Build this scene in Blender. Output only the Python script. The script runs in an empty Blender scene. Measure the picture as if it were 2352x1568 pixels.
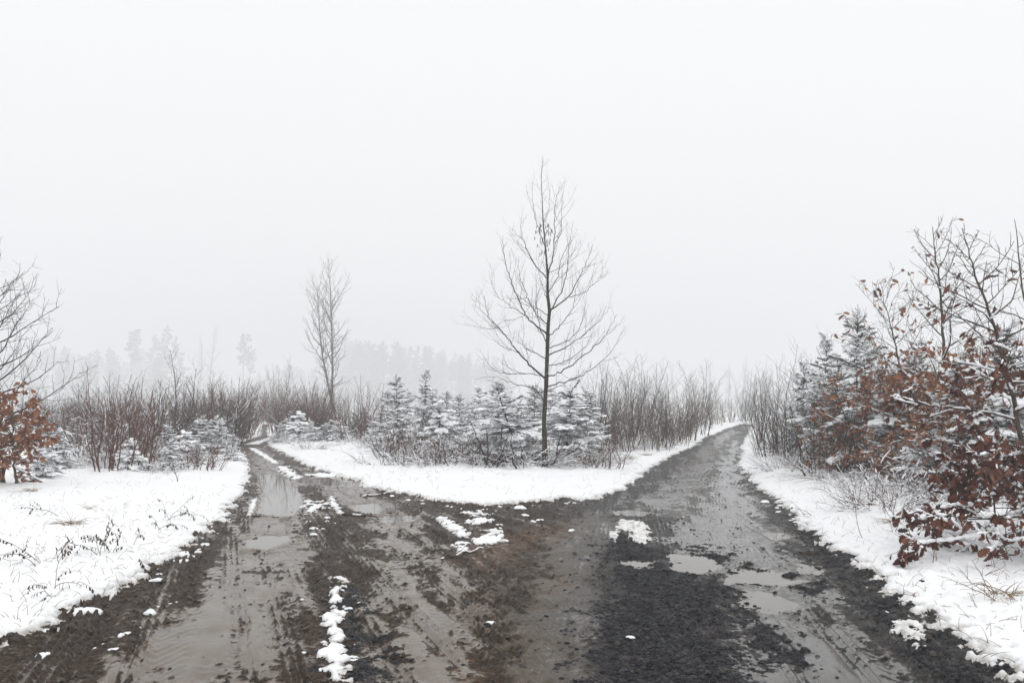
import bpy, math, random
import numpy as np

# ------------------------------------------------------------------ camera, world, sun, exposure
SC = bpy.context.scene
COL = SC.collection
F, CX, CY, HOR, EYE = 1898.0, 1176.0, 784.0, 940.0, 1.65      # measured in a 2352 x 1568 picture
TILT = math.atan((HOR - CY) / F)
cd = bpy.data.cameras.new("camera"); cam = bpy.data.objects.new("camera", cd); COL.objects.link(cam)
cd.sensor_width = 36.0; cd.lens = F / 2352.0 * 36.0; cd.clip_start = 0.1; cd.clip_end = 2000.0
cam.location = (0, 0, EYE); cam.rotation_euler = (math.pi / 2 + TILT, 0, 0)
SC.camera = cam

SUN_EL, SUN_ROT = math.radians(48), math.radians(-150)
w = bpy.data.worlds.new("World"); SC.world = w; w.use_nodes = True
nt = w.node_tree; nt.nodes.clear()
out = nt.nodes.new("ShaderNodeOutputWorld"); bg = nt.nodes.new("ShaderNodeBackground")
sky = nt.nodes.new("ShaderNodeTexSky"); sky.sky_type = 'NISHITA'; sky.sun_disc = False
sky.sun_elevation = SUN_EL; sky.sun_rotation = SUN_ROT; sky.dust_density = 4.0
hs = nt.nodes.new("ShaderNodeHueSaturation"); hs.inputs["Saturation"].default_value = 0.1
mx = nt.nodes.new("ShaderNodeMix"); mx.data_type = 'RGBA'; mx.inputs[0].default_value = 0.97
mx.inputs[7].default_value = (10.7, 10.76, 10.83, 1)            # closed overcast: an even pale cloud layer
nt.links.new(sky.outputs[0], hs.inputs["Color"]); nt.links.new(hs.outputs[0], mx.inputs[6])
nt.links.new(mx.outputs[2], bg.inputs[0]); bg.inputs[1].default_value = 0.1
nt.links.new(bg.outputs[0], out.inputs[0])

sl = bpy.data.lights.new("sun", 'SUN'); sun = bpy.data.objects.new("sun", sl); COL.objects.link(sun)
sl.energy = 1.5; sl.angle = math.radians(60); sl.color = (1.0, 0.985, 0.96)
sun.rotation_euler = (math.pi / 2 - SUN_EL, 0, math.radians(30))

SC.view_settings.view_transform = 'Standard'; SC.view_settings.look = 'None'
SC.view_settings.exposure = 0.0; SC.view_settings.gamma = 1.0; SC.view_settings.use_curve_mapping = False
SC.render.engine = 'CYCLES'
SC.cycles.max_bounces = 6; SC.cycles.diffuse_bounces = 3; SC.cycles.glossy_bounces = 3
SC.cycles.transmission_bounces = 2; SC.cycles.volume_bounces = 3; SC.cycles.transparent_max_bounces = 6
SC.cycles.use_denoising = True; SC.cycles.denoising_prefilter = 'ACCURATE'; SC.cycles.denoising_input_passes = 'RGB_ALBEDO_NORMAL'
SC.cycles.use_adaptive_sampling = False

# ------------------------------------------------------------------ numbers: noise, picture -> place
RS = np.random.RandomState(7)
PERM = RS.permutation(256); PERM = np.concatenate([PERM, PERM, PERM])
GA = RS.rand(256) * 2 * np.pi; GXv, GYv = np.cos(GA), np.sin(GA)

def perlin(x, y):
    xi = np.floor(x).astype(np.int64); yi = np.floor(y).astype(np.int64)
    fx = x - xi; fy = y - yi; xi &= 255; yi &= 255
    u = fx * fx * fx * (fx * (fx * 6 - 15) + 10); v = fy * fy * fy * (fy * (fy * 6 - 15) + 10)
    def g(ix, iy, dx, dy):
        h = PERM[PERM[ix] + iy]
        return GXv[h] * dx + GYv[h] * dy
    a = g(xi, yi, fx, fy); b = g(xi + 1, yi, fx - 1, fy)
    c = g(xi, yi + 1, fx, fy - 1); d = g(xi + 1, yi + 1, fx - 1, fy - 1)
    return (a + u * (b - a)) * (1 - v) + (c + u * (d - c)) * v

def fbm(x, y, s, o=4, gain=0.5):
    t = 0.0; amp = 1.0
    for k in range(o):
        t = t + amp * perlin(x / s + 17.3 * k, y / s - 9.1 * k); amp *= gain; s *= 0.5
    return t

def sstep(a, b, x):
    t = np.clip((x - a) / (b - a), 0, 1)
    return t * t * (3 - 2 * t)

def base_h(x, y):
    """the lie of the land without snow or ruts"""
    x = np.asarray(x, float); y = np.asarray(y, float)
    r = sstep(1.0, 9.0, x)
    h = 0.007 * (np.clip(y, 35, 120) - 35) + 0.012 * r * (np.clip(y, 22, 90) - 22)
    far = np.hypot(x, y)
    return h + 0.05 * sstep(8, 20, far) * fbm(x, y, 9.0, 2)

CT, ST = math.cos(TILT), math.sin(TILT)
def ray(px, py):
    a = (px - CX) / F; b = -(py - CY) / F
    return a, CT - b * ST, ST + b * CT
def ground_at(px, py):
    dx, dy, dz = ray(px, py)
    lo, hi = 1.0, 260.0
    for _ in range(45):
        t = 0.5 * (lo + hi)
        if EYE + t * dz > float(base_h(t * dx, t * dy)): lo = t
        else: hi = t
    return lo * dx, lo * dy
def at(px, py, Y):
    dx, dy, dz = ray(px, py); t = Y / dy
    return np.array((t * dx, Y, EYE + t * dz))
def world_poly(pts): return np.array([ground_at(*p) for p in pts])

def sdf(P, X, Y):
    """signed distance to a closed outline, positive inside"""
    d2 = np.full(X.shape, 1e18); ins = np.zeros(X.shape, bool)
    n = len(P)
    for i in range(n):
        ax, ay = P[i]; bx, by = P[(i + 1) % n]
        ex, ey = bx - ax, by - ay; L = ex * ex + ey * ey + 1e-12
        t = np.clip(((X - ax) * ex + (Y - ay) * ey) / L, 0, 1)
        qx = X - ax - t * ex; qy = Y - ay - t * ey
        d2 = np.minimum(d2, qx * qx + qy * qy)
        if abs(ey) > 1e-12:
            c = ((ay > Y) != (by > Y)) & (X < ex * (Y - ay) / ey + ax)
            ins ^= c
    d = np.sqrt(d2)
    return np.where(ins, d, -d)

# ------------------------------------------------------------------ materials
def mat(name):
    m = bpy.data.materials.new(name); m.use_nodes = True
    t = m.node_tree; b = t.nodes["Principled BSDF"]
    return m, t, b
def nd(t, kind, **kw):
    n = t.nodes.new(kind)
    for k, v in kw.items():
        if k.startswith("i_"):
            n.inputs[k[2:].replace("_", " ")].default_value = v
        else: setattr(n, k, v)
    return n
def mixc(t, fac, a, b, mode='MIX'):
    n = t.nodes.new("ShaderNodeMix"); n.data_type = 'RGBA'; n.blend_type = mode
    for i, v in ((0, fac), (6, a), (7, b)):
        if isinstance(v, bpy.types.NodeSocket): t.links.new(v, n.inputs[i])
        elif i == 0: n.inputs[0].default_value = v
        else: n.inputs[i].default_value = (*v, 1)
    return n.outputs[2]
def mth(t, op, a, b=0.0, c=None):
    n = t.nodes.new("ShaderNodeMath"); n.operation = op
    for i, v in enumerate((a, b, c)):
        if v is None: continue
        if isinstance(v, bpy.types.NodeSocket): t.links.new(v, n.inputs[i])
        else: n.inputs[i].default_value = v
    return n.outputs[0]
def rng(t, v, a, b, c=0.0, d=1.0):
    n = t.nodes.new("ShaderNodeMapRange"); t.links.new(v, n.inputs[0])
    for i, q in enumerate((a, b, c, d)): n.inputs[i + 1].default_value = q
    return n.outputs[0]
def noise(t, scale, detail=4, rough=0.55, vec=None, dist=0.0):
    n = nd(t, "ShaderNodeTexNoise"); n.inputs["Scale"].default_value = scale
    n.inputs["Detail"].default_value = detail; n.inputs["Roughness"].default_value = rough
    n.inputs["Distortion"].default_value = dist
    if vec is not None: t.links.new(vec, n.inputs["Vector"])
    return n.outputs[0]
def pos(t, obj=False):
    if obj: return nd(t, "ShaderNodeTexCoord").outputs["Object"]
    return nd(t, "ShaderNodeNewGeometry").outputs["Position"]
def attr(t, name):
    n = nd(t, "ShaderNodeAttribute"); n.attribute_name = name
    return n.outputs["Fac"]
def bump(t, b, h, strength, dist):
    n = nd(t, "ShaderNodeBump"); n.inputs["Distance"].default_value = dist
    if isinstance(strength, bpy.types.NodeSocket): t.links.new(strength, n.inputs["Strength"])
    else: n.inputs["Strength"].default_value = strength
    t.links.new(h, n.inputs["Height"]); t.links.new(n.outputs[0], b.inputs["Normal"])

M = {}
m, t, b = mat("snow"); M['snow'] = m
p = pos(t)
c = mixc(t, noise(t, 1.3, 3, vec=p), (0.84, 0.85, 0.87), (0.90, 0.905, 0.915))
th_ = mth(t, 'MULTIPLY', attr(t, "thin"), rng(t, noise(t, 17, 4, 0.6, p), 0.30, 0.55))
t.links.new(mixc(t, th_, c, (0.36, 0.335, 0.30)), b.inputs["Base Color"])
b.inputs["Roughness"].default_value = 0.65; b.inputs["Specular IOR Level"].default_value = 0.25
bump(t, b, noise(t, 26, 4, vec=p), 0.35, 0.02)

m, t, b = mat("snow on twigs"); M['twigsnow'] = m
b.inputs["Base Color"].default_value = (0.87, 0.88, 0.90, 1); b.inputs["Roughness"].default_value = 0.7
b.inputs["Specular IOR Level"].default_value = 0.2

m, t, b = mat("dirty snow"); M['slush'] = m
p = pos(t)
t.links.new(mixc(t, rng(t, noise(t, 14, 5, vec=p), 0.45, 0.72), (0.80, 0.80, 0.79), (0.34, 0.32, 0.29)), b.inputs["Base Color"])
b.inputs["Roughness"].default_value = 0.5
bump(t, b, noise(t, 40, 4, vec=p), 0.5, 0.02)

def road_material(name, left, right):
    m, t, b = mat(name); p = pos(t); st = attr(t, "stony")
    def lr(i, k=1.0): return mixc(t, st, tuple(c * k for c in left[i]), tuple(c * k for c in right[i]))
    wet, grav, smo, clay = (attr(t, k) for k in ("wet", "gravel", "smooth", "clay"))
    n1 = noise(t, 1.7, 5, 0.6, p); n2 = noise(t, 9, 5, 0.65, p); n3 = noise(t, 60, 4, 0.6, p)
    mud = mixc(t, rng(t, n2, 0.35, 0.68), lr(0), lr(1))
    mud = mixc(t, rng(t, n3, 0.48, 0.70), mud, lr(0, 0.5))
    mud = mixc(t, rng(t, noise(t, 4.2, 5, 0.7, p), 0.52, 0.68, 0, 0.75), mud, lr(2, 0.8))
    silt = mixc(t, rng(t, n1, 0.35, 0.65), lr(2), lr(3))
    silt = mixc(t, rng(t, n3, 0.60, 0.74, 0, 0.5), silt, lr(0))
    gr = mixc(t, rng(t, n3, 0.35, 0.7), (0.007, 0.007, 0.009), (0.027, 0.027, 0.030))
    sm = mth(t, 'MAXIMUM', wet, smo)
    sm = rng(t, mth(t, 'ADD', sm, mth(t, 'MULTIPLY', mth(t, 'SUBTRACT', n2, 0.5), 0.5)), 0.30, 0.60)
    c = mixc(t, sm, mud, silt)
    gf = rng(t, mth(t, 'ADD', grav, mth(t, 'MULTIPLY', mth(t, 'SUBTRACT', noise(t, 32, 4, 0.7, p), 0.5), 1.9)), 0.42, 0.62)
    c = mixc(t, gf, c, gr)
    cf = mth(t, 'MULTIPLY', clay, rng(t, n2, 0.35, 0.65))
    c = mixc(t, cf, c, (0.13, 0.075, 0.045))
    t.links.new(c, b.inputs["Base Color"])
    wf = rng(t, mth(t, 'ADD', wet, mth(t, 'MULTIPLY', mth(t, 'SUBTRACT', n1, 0.5), 0.5)), 0.25, 0.70)
    wf = mth(t, 'MULTIPLY', wf, mth(t, 'SUBTRACT', 1.0, mth(t, 'MULTIPLY', gf, 0.8)))
    r = rng(t, wf, 0, 1, 0.42, 0.12)
    t.links.new(r, b.inputs["Roughness"])
    b.inputs["IOR"].default_value = 1.36
    t.links.new(mth(t, 'MULTIPLY', rng(t, wf, 0, 1, 0.24, 0.5), mth(t, 'SUBTRACT', 1.0, mth(t, 'MULTIPLY', gf, 0.6))), b.inputs["Specular IOR Level"])
    h = mth(t, 'ADD', mth(t, 'MULTIPLY', n3, 0.6), n2)
    bump(t, b, h, rng(t, wf, 0, 1, 0.75, 0.07), 0.03)
    return m
M['mud'] = M['gravelroad'] = road_material("wet track", ((0.022, 0.014, 0.009), (0.068, 0.045, 0.029), (0.096, 0.072, 0.050), (0.142, 0.112, 0.083)),
    ((0.017, 0.016, 0.016), (0.052, 0.049, 0.046), (0.080, 0.076, 0.071), (0.128, 0.122, 0.115)))

m, t, b = mat("muddy water"); M['water'] = m
p = pos(t)
t.links.new(mixc(t, noise(t, 0.9, 2, vec=p), (0.125, 0.110, 0.092), (0.20, 0.19, 0.175)), b.inputs["Base Color"])
b.inputs["Roughness"].default_value = 0.03; b.inputs["IOR"].default_value = 1.333
bump(t, b, noise(t, 5, 2, vec=p), 0.025, 0.02)

def bark(name, a, c, scale=30, rough=0.85):
    m, t, b = mat(name); p = pos(t, True)
    t.links.new(mixc(t, rng(t, noise(t, scale, 4, vec=p), 0.35, 0.65), a, c), b.inputs["Base Color"])
    b.inputs["Roughness"].default_value = rough; b.inputs["Specular IOR Level"].default_value = 0.2
    return m
M['bark'] = bark("mossy wet bark", (0.018, 0.015, 0.011), (0.052, 0.047, 0.026), 14)
M['darkbark'] = bark("dark wet bark", (0.016, 0.011, 0.010), (0.042, 0.031, 0.026))
M['redtwig'] = bark("red brown twigs", (0.058, 0.023, 0.017), (0.125, 0.055, 0.038), 6)
M['greytwig'] = bark("grey brown twigs", (0.050, 0.034, 0.021), (0.105, 0.076, 0.048), 6)
M['oakstem'] = bark("oak stem bark", (0.045, 0.033, 0.026), (0.10, 0.08, 0.062), 20)
M['straw'] = bark("dry grass", (0.16, 0.10, 0.055), (0.33, 0.24, 0.14), 5)
M['deadwood'] = bark("dead wood", (0.035, 0.025, 0.02), (0.09, 0.065, 0.05), 25)
M['fogpaled_bark'] = bark("fog-paled bark", (0.11, 0.107, 0.103), (0.21, 0.206, 0.20), 3)  # tall tree only: grey lightened so that fog fading is painted into the bark
M['farwood'] = bark("distant wood", (0.03, 0.028, 0.024), (0.06, 0.055, 0.045), 2)

def island_mat(name, cols, rough, spec=0.3, trans=0.0):
    m, t, b = mat(name)
    g = nd(t, "ShaderNodeNewGeometry").outputs["Random Per Island"]
    r = nd(t, "ShaderNodeValToRGB"); r.color_ramp.interpolation = 'LINEAR'
    e = r.color_ramp.elements
    while len(e) < len(cols): e.new(0.5)
    for i, c in enumerate(cols):
        e[i].position = i / (len(cols) - 1); e[i].color = (*c, 1)
    t.links.new(g, r.inputs[0]); t.links.new(r.outputs[0], b.inputs["Base Color"])
    b.inputs["Roughness"].default_value = rough; b.inputs["Specular IOR Level"].default_value = spec
    return m
M['needles'] = island_mat("spruce needles", [(0.012, 0.021, 0.013), (0.027, 0.040, 0.023), (0.045, 0.052, 0.034)], 0.6)
M['leaves'] = island_mat("dry oak leaves", [(0.13, 0.038, 0.016), (0.25, 0.085, 0.035), (0.36, 0.15, 0.068), (0.14, 0.043, 0.022), (0.36, 0.19, 0.10), (0.09, 0.03, 0.018)], 0.6)
M['darkleaves'] = island_mat("dark wet oak leaves", [(0.032, 0.011, 0.009), (0.085, 0.025, 0.016), (0.17, 0.060, 0.032), (0.065, 0.020, 0.014)], 0.5)
M['paleleaves'] = island_mat("pale beech leaves", [(0.20, 0.085, 0.042), (0.29, 0.14, 0.075), (0.15, 0.06, 0.035)], 0.6)
M['stone'] = island_mat("shale chips", [(0.006, 0.006, 0.008), (0.019, 0.019, 0.022), (0.055, 0.055, 0.060)], 0.55, 0.15)
M['clod'] = island_mat("mud clods", [(0.030, 0.023, 0.018), (0.075, 0.058, 0.045)], 0.5, 0.4)

# ------------------------------------------------------------------ mesh building
class MB:
    def __init__(s): s.v = []; s.f = []; s.n = 0
    def add(s, verts, *faces):
        verts = np.asarray(verts, np.float32).reshape(-1, 3)
        for fc in faces:
            if len(fc): s.f.append(np.asarray(fc, np.int64) + s.n)
        s.v.append(verts); s.n += len(verts)
    def mesh(s, name, material, smooth=True, attrs=None):
        me = bpy.data.meshes.new(name)
        V = np.concatenate(s.v) if s.v else np.zeros((0, 3), np.float32)
        me.vertices.add(len(V)); me.vertices.foreach_set("co", V.ravel())
        if s.f:
            idx = np.concatenate([a.ravel() for a in s.f]).astype(np.int32)
            tot = np.concatenate([np.full(len(a), a.shape[1], np.int32) for a in s.f])
            st = np.concatenate([[0], np.cumsum(tot)[:-1]]).astype(np.int32)
            me.loops.add(len(idx)); me.loops.foreach_set("vertex_index", idx)
            me.polygons.add(len(tot)); me.polygons.foreach_set("loop_start", st)
            me.polygons.foreach_set("loop_total", tot)
            me.polygons.foreach_set("use_smooth", np.full(len(tot), smooth))
        for k, a in (attrs or {}).items():
            at_ = me.attributes.new(k, 'FLOAT', 'POINT'); at_.data.foreach_set("value", np.asarray(a, np.float32))
        me.materials.append(M[material]); me.update(); me.validate()
        return me
    def build(s, name, material, parent=None, smooth=True, attrs=None):
        o = bpy.data.objects.new(name, s.mesh(name, material, smooth, attrs)); COL.objects.link(o)
        if parent is not None: o.parent = parent
        return o

def tube(mb, pts, rad, k=5):
    P = np.asarray(pts, float); R = np.asarray(rad, float); n = len(P)
    T = np.gradient(P, axis=0); T /= np.linalg.norm(T, axis=1, keepdims=True) + 1e-9
    ref = np.array((0.31, 0.95, 0.05)) if abs(T[:, 2]).mean() > 0.6 else np.array((0.05, 0.02, 1.0))
    A = np.cross(T, ref); A /= np.linalg.norm(A, axis=1, keepdims=True) + 1e-9
    B = np.cross(T, A)
    an = np.arange(k) * 2 * np.pi / k
    V = P[:, None] + R[:, None, None] * (np.cos(an)[None, :, None] * A[:, None] + np.sin(an)[None, :, None] * B[:, None])
    i = np.arange(n - 1)[:, None] * k; j = np.arange(k)[None, :]; j2 = (j + 1) % k
    Fq = np.stack([i + j, i + j2, i + k + j2, i + k + j], -1).reshape(-1, 4)
    mb.add(V, Fq)

def _blob_template():
    rings = [(-1, 0.0, 0), (-0.75, 0.62, 0), (-0.25, 1.0, 0), (0.3, 0.95, 0), (0.78, 0.55, 0), (1, 0.0, 0)]
    k = 6; V = []
    for x, r, _ in rings:
        for q in range(k):
            a = q * 2 * math.pi / k + 0.3
            V.append((x, r * math.cos(a), max(r * math.sin(a), -0.35 * r)))
    Fq = []
    for i in range(len(rings) - 1):
        for q in range(k):
            Fq.append((i * k + q, i * k + (q + 1) % k, (i + 1) * k + (q + 1) % k, (i + 1) * k + q))
    return np.array(V), np.array(Fq)
BT_V, BT_F = _blob_template()

def blobs(mb, C, AX, L, W, H, rs):
    """lumps of snow: centre, lying along AX, half length L, half width W, height H"""
    C = np.asarray(C, float); n = len(C)
    if not n: return
    AX = np.asarray(AX, float); AX = AX / (np.linalg.norm(AX, axis=1, keepdims=True) + 1e-9)
    S = np.cross(np.array((0, 0, 1.0)), AX); ln = np.linalg.norm(S, axis=1, keepdims=True)
    S = np.where(ln > 1e-3, S / np.maximum(ln, 1e-3), np.array((1.0, 0, 0)))
    U = np.cross(AX, S)
    jit = 1 + 0.28 * (rs.rand(n, len(BT_V), 3) - 0.5)
    T = BT_V[None] * jit
    V = C[:, None] + T[..., 0:1] * (np.asarray(L)[:, None, None] * AX[:, None]) \
        + T[..., 1:2] * (np.asarray(W)[:, None, None] * S[:, None]) + T[..., 2:3] * (np.asarray(H)[:, None, None] * U[:, None])
    Fq = (BT_F[None] + (np.arange(n) * len(BT_V))[:, None, None]).reshape(-1, 4)
    mb.add(V, Fq)

class Snow:
    def __init__(s): s.c = []; s.a = []; s.l = []; s.w = []; s.h = []
    def put(s, c, a, l, w, h): s.c.append(c); s.a.append(a); s.l.append(l); s.w.append(w); s.h.append(h)
    def along(s, P, R, rs, prob, size, flat=0.8):
        on = rs.rand() < prob; q0 = 0.6 + 0.8 * rs.rand()
        for i in range(len(P) - 1):
            d = P[i + 1] - P[i]; L = np.linalg.norm(d)
            if rs.rand() < 0.4: on = rs.rand() < prob
            if L < 1e-4 or abs(d[2]) / L > flat or not on: continue
            q = q0 * (0.75 + 0.5 * rs.rand())
            s.put((P[i] + P[i + 1]) / 2 + np.array((0, 0, R[i] * 0.7)), d / L, L * 0.66, R[i] * 0.7 + size * q, size * q * 1.1)
    def build(s, name, parent, rs):
        mb = MB(); blobs(mb, s.c, s.a, s.l, s.w, s.h, rs)
        o = mb.build(name, 'twigsnow', parent); o["kind"] = "stuff"; return o

def unit(v): v = np.asarray(v, float); return v / (np.linalg.norm(v) + 1e-9)

def limb(p0, d0, L, n, rs, up=0.0, wob=0.08, droop=0.0):
    """a bent polyline: starts along d0, turns towards the light"""
    P = [np.asarray(p0, float)]; d = unit(d0); st = L / n
    for i in range(n):
        d = unit(d + np.array((0, 0, up - droop)) / n * 1.0 + rs.randn(3) * wob)
        P.append(P[-1] + d * st)
    return np.array(P)

# leaves ------------------------------------------------------------
def _leaf():
    half = [(0.0, 0.02), (0.14, 0.10), (0.22, 0.20), (0.30, 0.13), (0.40, 0.27), (0.50, 0.16), (0.60, 0.30), (0.71, 0.17), (0.82, 0.22), (0.92, 0.12), (1.0, 0.0)]
    V = []; Fq = []
    for x, y in half:
        z = -0.22 * x * x
        V += [(x, -y, z + 0.45 * y), (x, 0, z), (x, y, z + 0.45 * y)]
    for i in range(len(half) - 1):
        a = i * 3; c = a + 3
        Fq += [(a, a + 1, c + 1, c), (a + 1, a + 2, c + 2, c + 1)]
    return np.array(V), np.array(Fq)
LF_V, LF_F = _leaf()
def leaves(mb, C, D, size, rs, simple=False):
    C = np.asarray(C, float); n = len(C)
    if not n: return
    D = np.asarray(D, float); D /= np.linalg.norm(D, axis=1, keepdims=True) + 1e-9
    N = rs.randn(n, 3); N -= (N * D).sum(1, keepdims=True) * D; N /= np.linalg.norm(N, axis=1, keepdims=True) + 1e-9
    S = np.cross(N, D); sz = np.asarray(size)[:, None, None]
    if simple:
        T = np.array([(0, 0, 0), (0.45, -0.3, 0.1), (1, 0, -0.15), (0.5, 0.3, 0.12)]); Fq0 = np.array([(0, 1, 2, 3)])
    else: T, Fq0 = LF_V, LF_F
    curl = (0.3 + 1.6 * rs.rand(n))[:, None, None]
    V = C[:, None] + sz * (T[None, :, 0:1] * D[:, None] + T[None, :, 1:2] * S[:, None] + curl * T[None, :, 2:3] * N[:, None])
    Fq = (Fq0[None] + (np.arange(n) * len(T))[:, None, None]).reshape(-1, 4)
    mb.add(V, Fq)

# ------------------------------------------------------------------ naming
def tag(o, label=None, cat=None, group=None, kind=None):
    if label: o["label"] = label
    if cat: o["category"] = cat
    if group: o["group"] = group
    if kind: o["kind"] = kind
    return o
def thing(name, label, cat, loc=(0, 0, 0), rz=0.0, group=None):
    o = bpy.data.objects.new(name, None); COL.objects.link(o); o.empty_display_size = 0.2
    o.location = loc; o.rotation_euler = (0, 0, rz)
    return tag(o, label, cat, group)
class Proto:
    """the first use places the thing itself, every later use copies it with its parts"""
    def __init__(s, root, height): s.root = root; s.h = height; s.used = False
    def place(s, loc, rz, scale, label, group=None, name=None, zscale=1.0):
        if not s.used: r = s.root; s.used = True
        else:
            r = s.root.copy(); COL.objects.link(r)
            for ch in list(s.root.children):
                c = ch.copy(); COL.objects.link(c); c.parent = r
        r.location = loc; r.rotation_euler = (0, 0, rz); r.scale = (scale, scale, scale * zscale)
        r["label"] = label
        if group: r["group"] = group
        elif "group" in r: del r["group"]
        return r
def gz(x, y): return float(base_h(x, y)) + 0.03

# ================================================================== GROUND, ROADS, PUDDLES
LEFT = [(-900, 1800), (-300, 1600), (0, 1484), (24, 1479), (53, 1458), (85, 1442), (122, 1420), (174, 1398), (227, 1373), (284, 1345), (328, 1323), (350, 1300), (389, 1280), (412, 1260), (444, 1240), (470, 1217), (515, 1195), (529, 1163), (562, 1120), (572, 1084), (564, 1053), (545, 1031), (540, 1021), (550, 1016), (579, 1007), (599, 1000), (598, 990), (600, 980), (604, 974)]
MID = [(618, 974), (614, 990), (615, 1000), (622, 1007), (616, 1016), (624, 1027), (655, 1042), (690, 1059), (726, 1076), (771, 1092), (820, 1103), (834, 1117), (876, 1124), (932, 1134), (977, 1145), (1030, 1151), (1092, 1159), (1169, 1156), (1225, 1149), (1291, 1143), (1333, 1148), (1379, 1143), (1421, 1127), (1463, 1100), (1505, 1068), (1545, 1045), (1598, 1023), (1612, 1009), (1640, 997), (1670, 984), (1700, 975), (1716, 972)]
RIGHT = [(1727, 976), (1714, 1002), (1704, 1020), (1703, 1043), (1698, 1070), (1725, 1095), (1743, 1120), (1763, 1135), (1793, 1150), (1833, 1187), (1878, 1228), (1932, 1264), (1982, 1295), (2040, 1345), (2085, 1390), (2135, 1421), (2193, 1462), (2243, 1498), (2290, 1547), (2400, 1640), (2800, 1900)]
ROADP = world_poly(LEFT + MID + RIGHT)
ROADP = np.vstack([ROADP, [(5.0, -30), (-6.0, -30)]])

# grid: fine in the near road, coarse behind and far away
rr = [0.4]
while rr[-1] < 7.0: rr.append(rr[-1] + 0.25)
rr[-1] = 7.0
while rr[-1] < 690: rr.append(rr[-1] + 0.013 * max(0.8, (rr[-1] - 4) / 5) ** 1.55)
rr = np.array(rr)
th = np.concatenate([np.linspace(-np.pi, -0.80, 50)[:-1], np.linspace(-0.80, 0.80, 1060), np.linspace(0.80, np.pi, 50)[1:]])
TH, RR = np.meshgrid(th, rr)
GX = RR * np.sin(TH); GY = -4 + RR * np.cos(TH)
nr, nc = GX.shape
road = sdf(ROADP, GX, GY)
dist = np.hypot(GX, GY)
near = 1 - sstep(25, 60, dist)
# ragged, lumpy edge of the snow
n_big = fbm(GX, GY, 0.9, 3); n_mid = fbm(GX, GY, 0.22, 3); n_fine = fbm(GX + 40, GY, 0.06, 3)
edge = road + 0.16 * n_big + 0.20 * n_mid + 0.10 * n_fine + 0.14 * fbm(GX * 0.7, GY * 1.5 + 20, 0.13, 2)
snowm = edge < 0.0
# snow: soft cover, deeper away from the road, dimpled by what it lies on
sd = np.maximum(-edge, 0)
snow_h = 0.050 * sstep(0, 0.10, sd) + 0.05 * sstep(0.1, 1.2, sd) + 0.030 * n_big * sstep(0.1, 0.8, sd) \
    + 0.050 * np.abs(n_mid) * sstep(0.02, 0.3, sd) + 0.014 * n_fine * sstep(0.0, 0.1, sd) + 0.035 * np.abs(fbm(GX + 5, GY * 1.3, 0.45, 3)) * sstep(0.1, 0.6, sd)
snow_h = snow_h + 0.10 * sstep(0.5, 3.0, sd) * (fbm(GX - 9, GY + 3, 2.2, 3)) + 0.10 * sstep(0.6, 5.0, sd)

def mask(pts, soft=0.34, nz=0.30, ex=None):
    s = sdf(world_poly(pts) if ex is None else ex, GX, GY) + nz * (n_mid * 1.3 + 0.5 * n_big)
    return sstep(-soft, soft, s)
NEAR_W = [
 [(1470, 1150), (1530, 1105), (1590, 1062), (1640, 1062), (1600, 1110), (1560, 1160), (1500, 1180)], [(1600, 1180), (1640, 1110), (1668, 1050), (1690, 1010), (1690, 1075), (1700, 1120), (1740, 1170), (1760, 1230), (1690, 1215)], [(1560, 1075), (1610, 1030), (1680, 985), (1690, 992), (1640, 1030), (1600, 1068)],
 [(60, 1700), (230, 1568), (330, 1470), (430, 1390), (480, 1330), (540, 1250), (560, 1200), (600, 1120), (600, 1075), (680, 1090), (690, 1150), (690, 1230), (700, 1260), (680, 1330), (640, 1430), (590, 1500), (540, 1568), (480, 1700)],
 [(840, 1700), (830, 1568), (812, 1480), (815, 1400), (850, 1330), (870, 1270), (880, 1220), (840, 1180), (920, 1175), (965, 1220), (1010, 1290), (1045, 1340), (1075, 1400), (1095, 1480), (1060, 1568), (1050, 1700)],
 [(1760, 1700), (1720, 1568), (1690, 1480), (1700, 1400), (1690, 1350), (1560, 1300), (1530, 1240), (1560, 1190), (1620, 1180), (1700, 1200), (1790, 1250), (1860, 1330), (1900, 1400), (1990, 1480), (2090, 1568), (2230, 1700)],
 [(590, 1080), (575, 1050), (560, 1025), (600, 1030), (640, 1060), (670, 1090)], [(690, 1070), (760, 1094), (810, 1105), (840, 1119), (900, 1150), (880, 1185), (800, 1160), (700, 1100)]]
DARK_IN = [[(866, 1402), (905, 1385), (930, 1420), (935, 1465), (958, 1510), (930, 1500), (900, 1440)], [(925, 1290), (985, 1300), (1000, 1350), (1024, 1392), (990, 1382), (955, 1335)],
 [(600, 1300), (640, 1290), (640, 1310), (590, 1335)]]
SMOOTH = [[(1150, 1700), (1180, 1568), (1180, 1450), (1220, 1330), (1280, 1220), (1330, 1180), (1410, 1175), (1402, 1300), (1385, 1400), (1340, 1500), (1350, 1700)],
 [(1440, 1165), (1530, 1100), (1600, 1040), (1680, 985), (1705, 1010), (1690, 1060), (1715, 1120), (1760, 1180), (1820, 1240), (1700, 1260), (1600, 1200)]]
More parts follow.
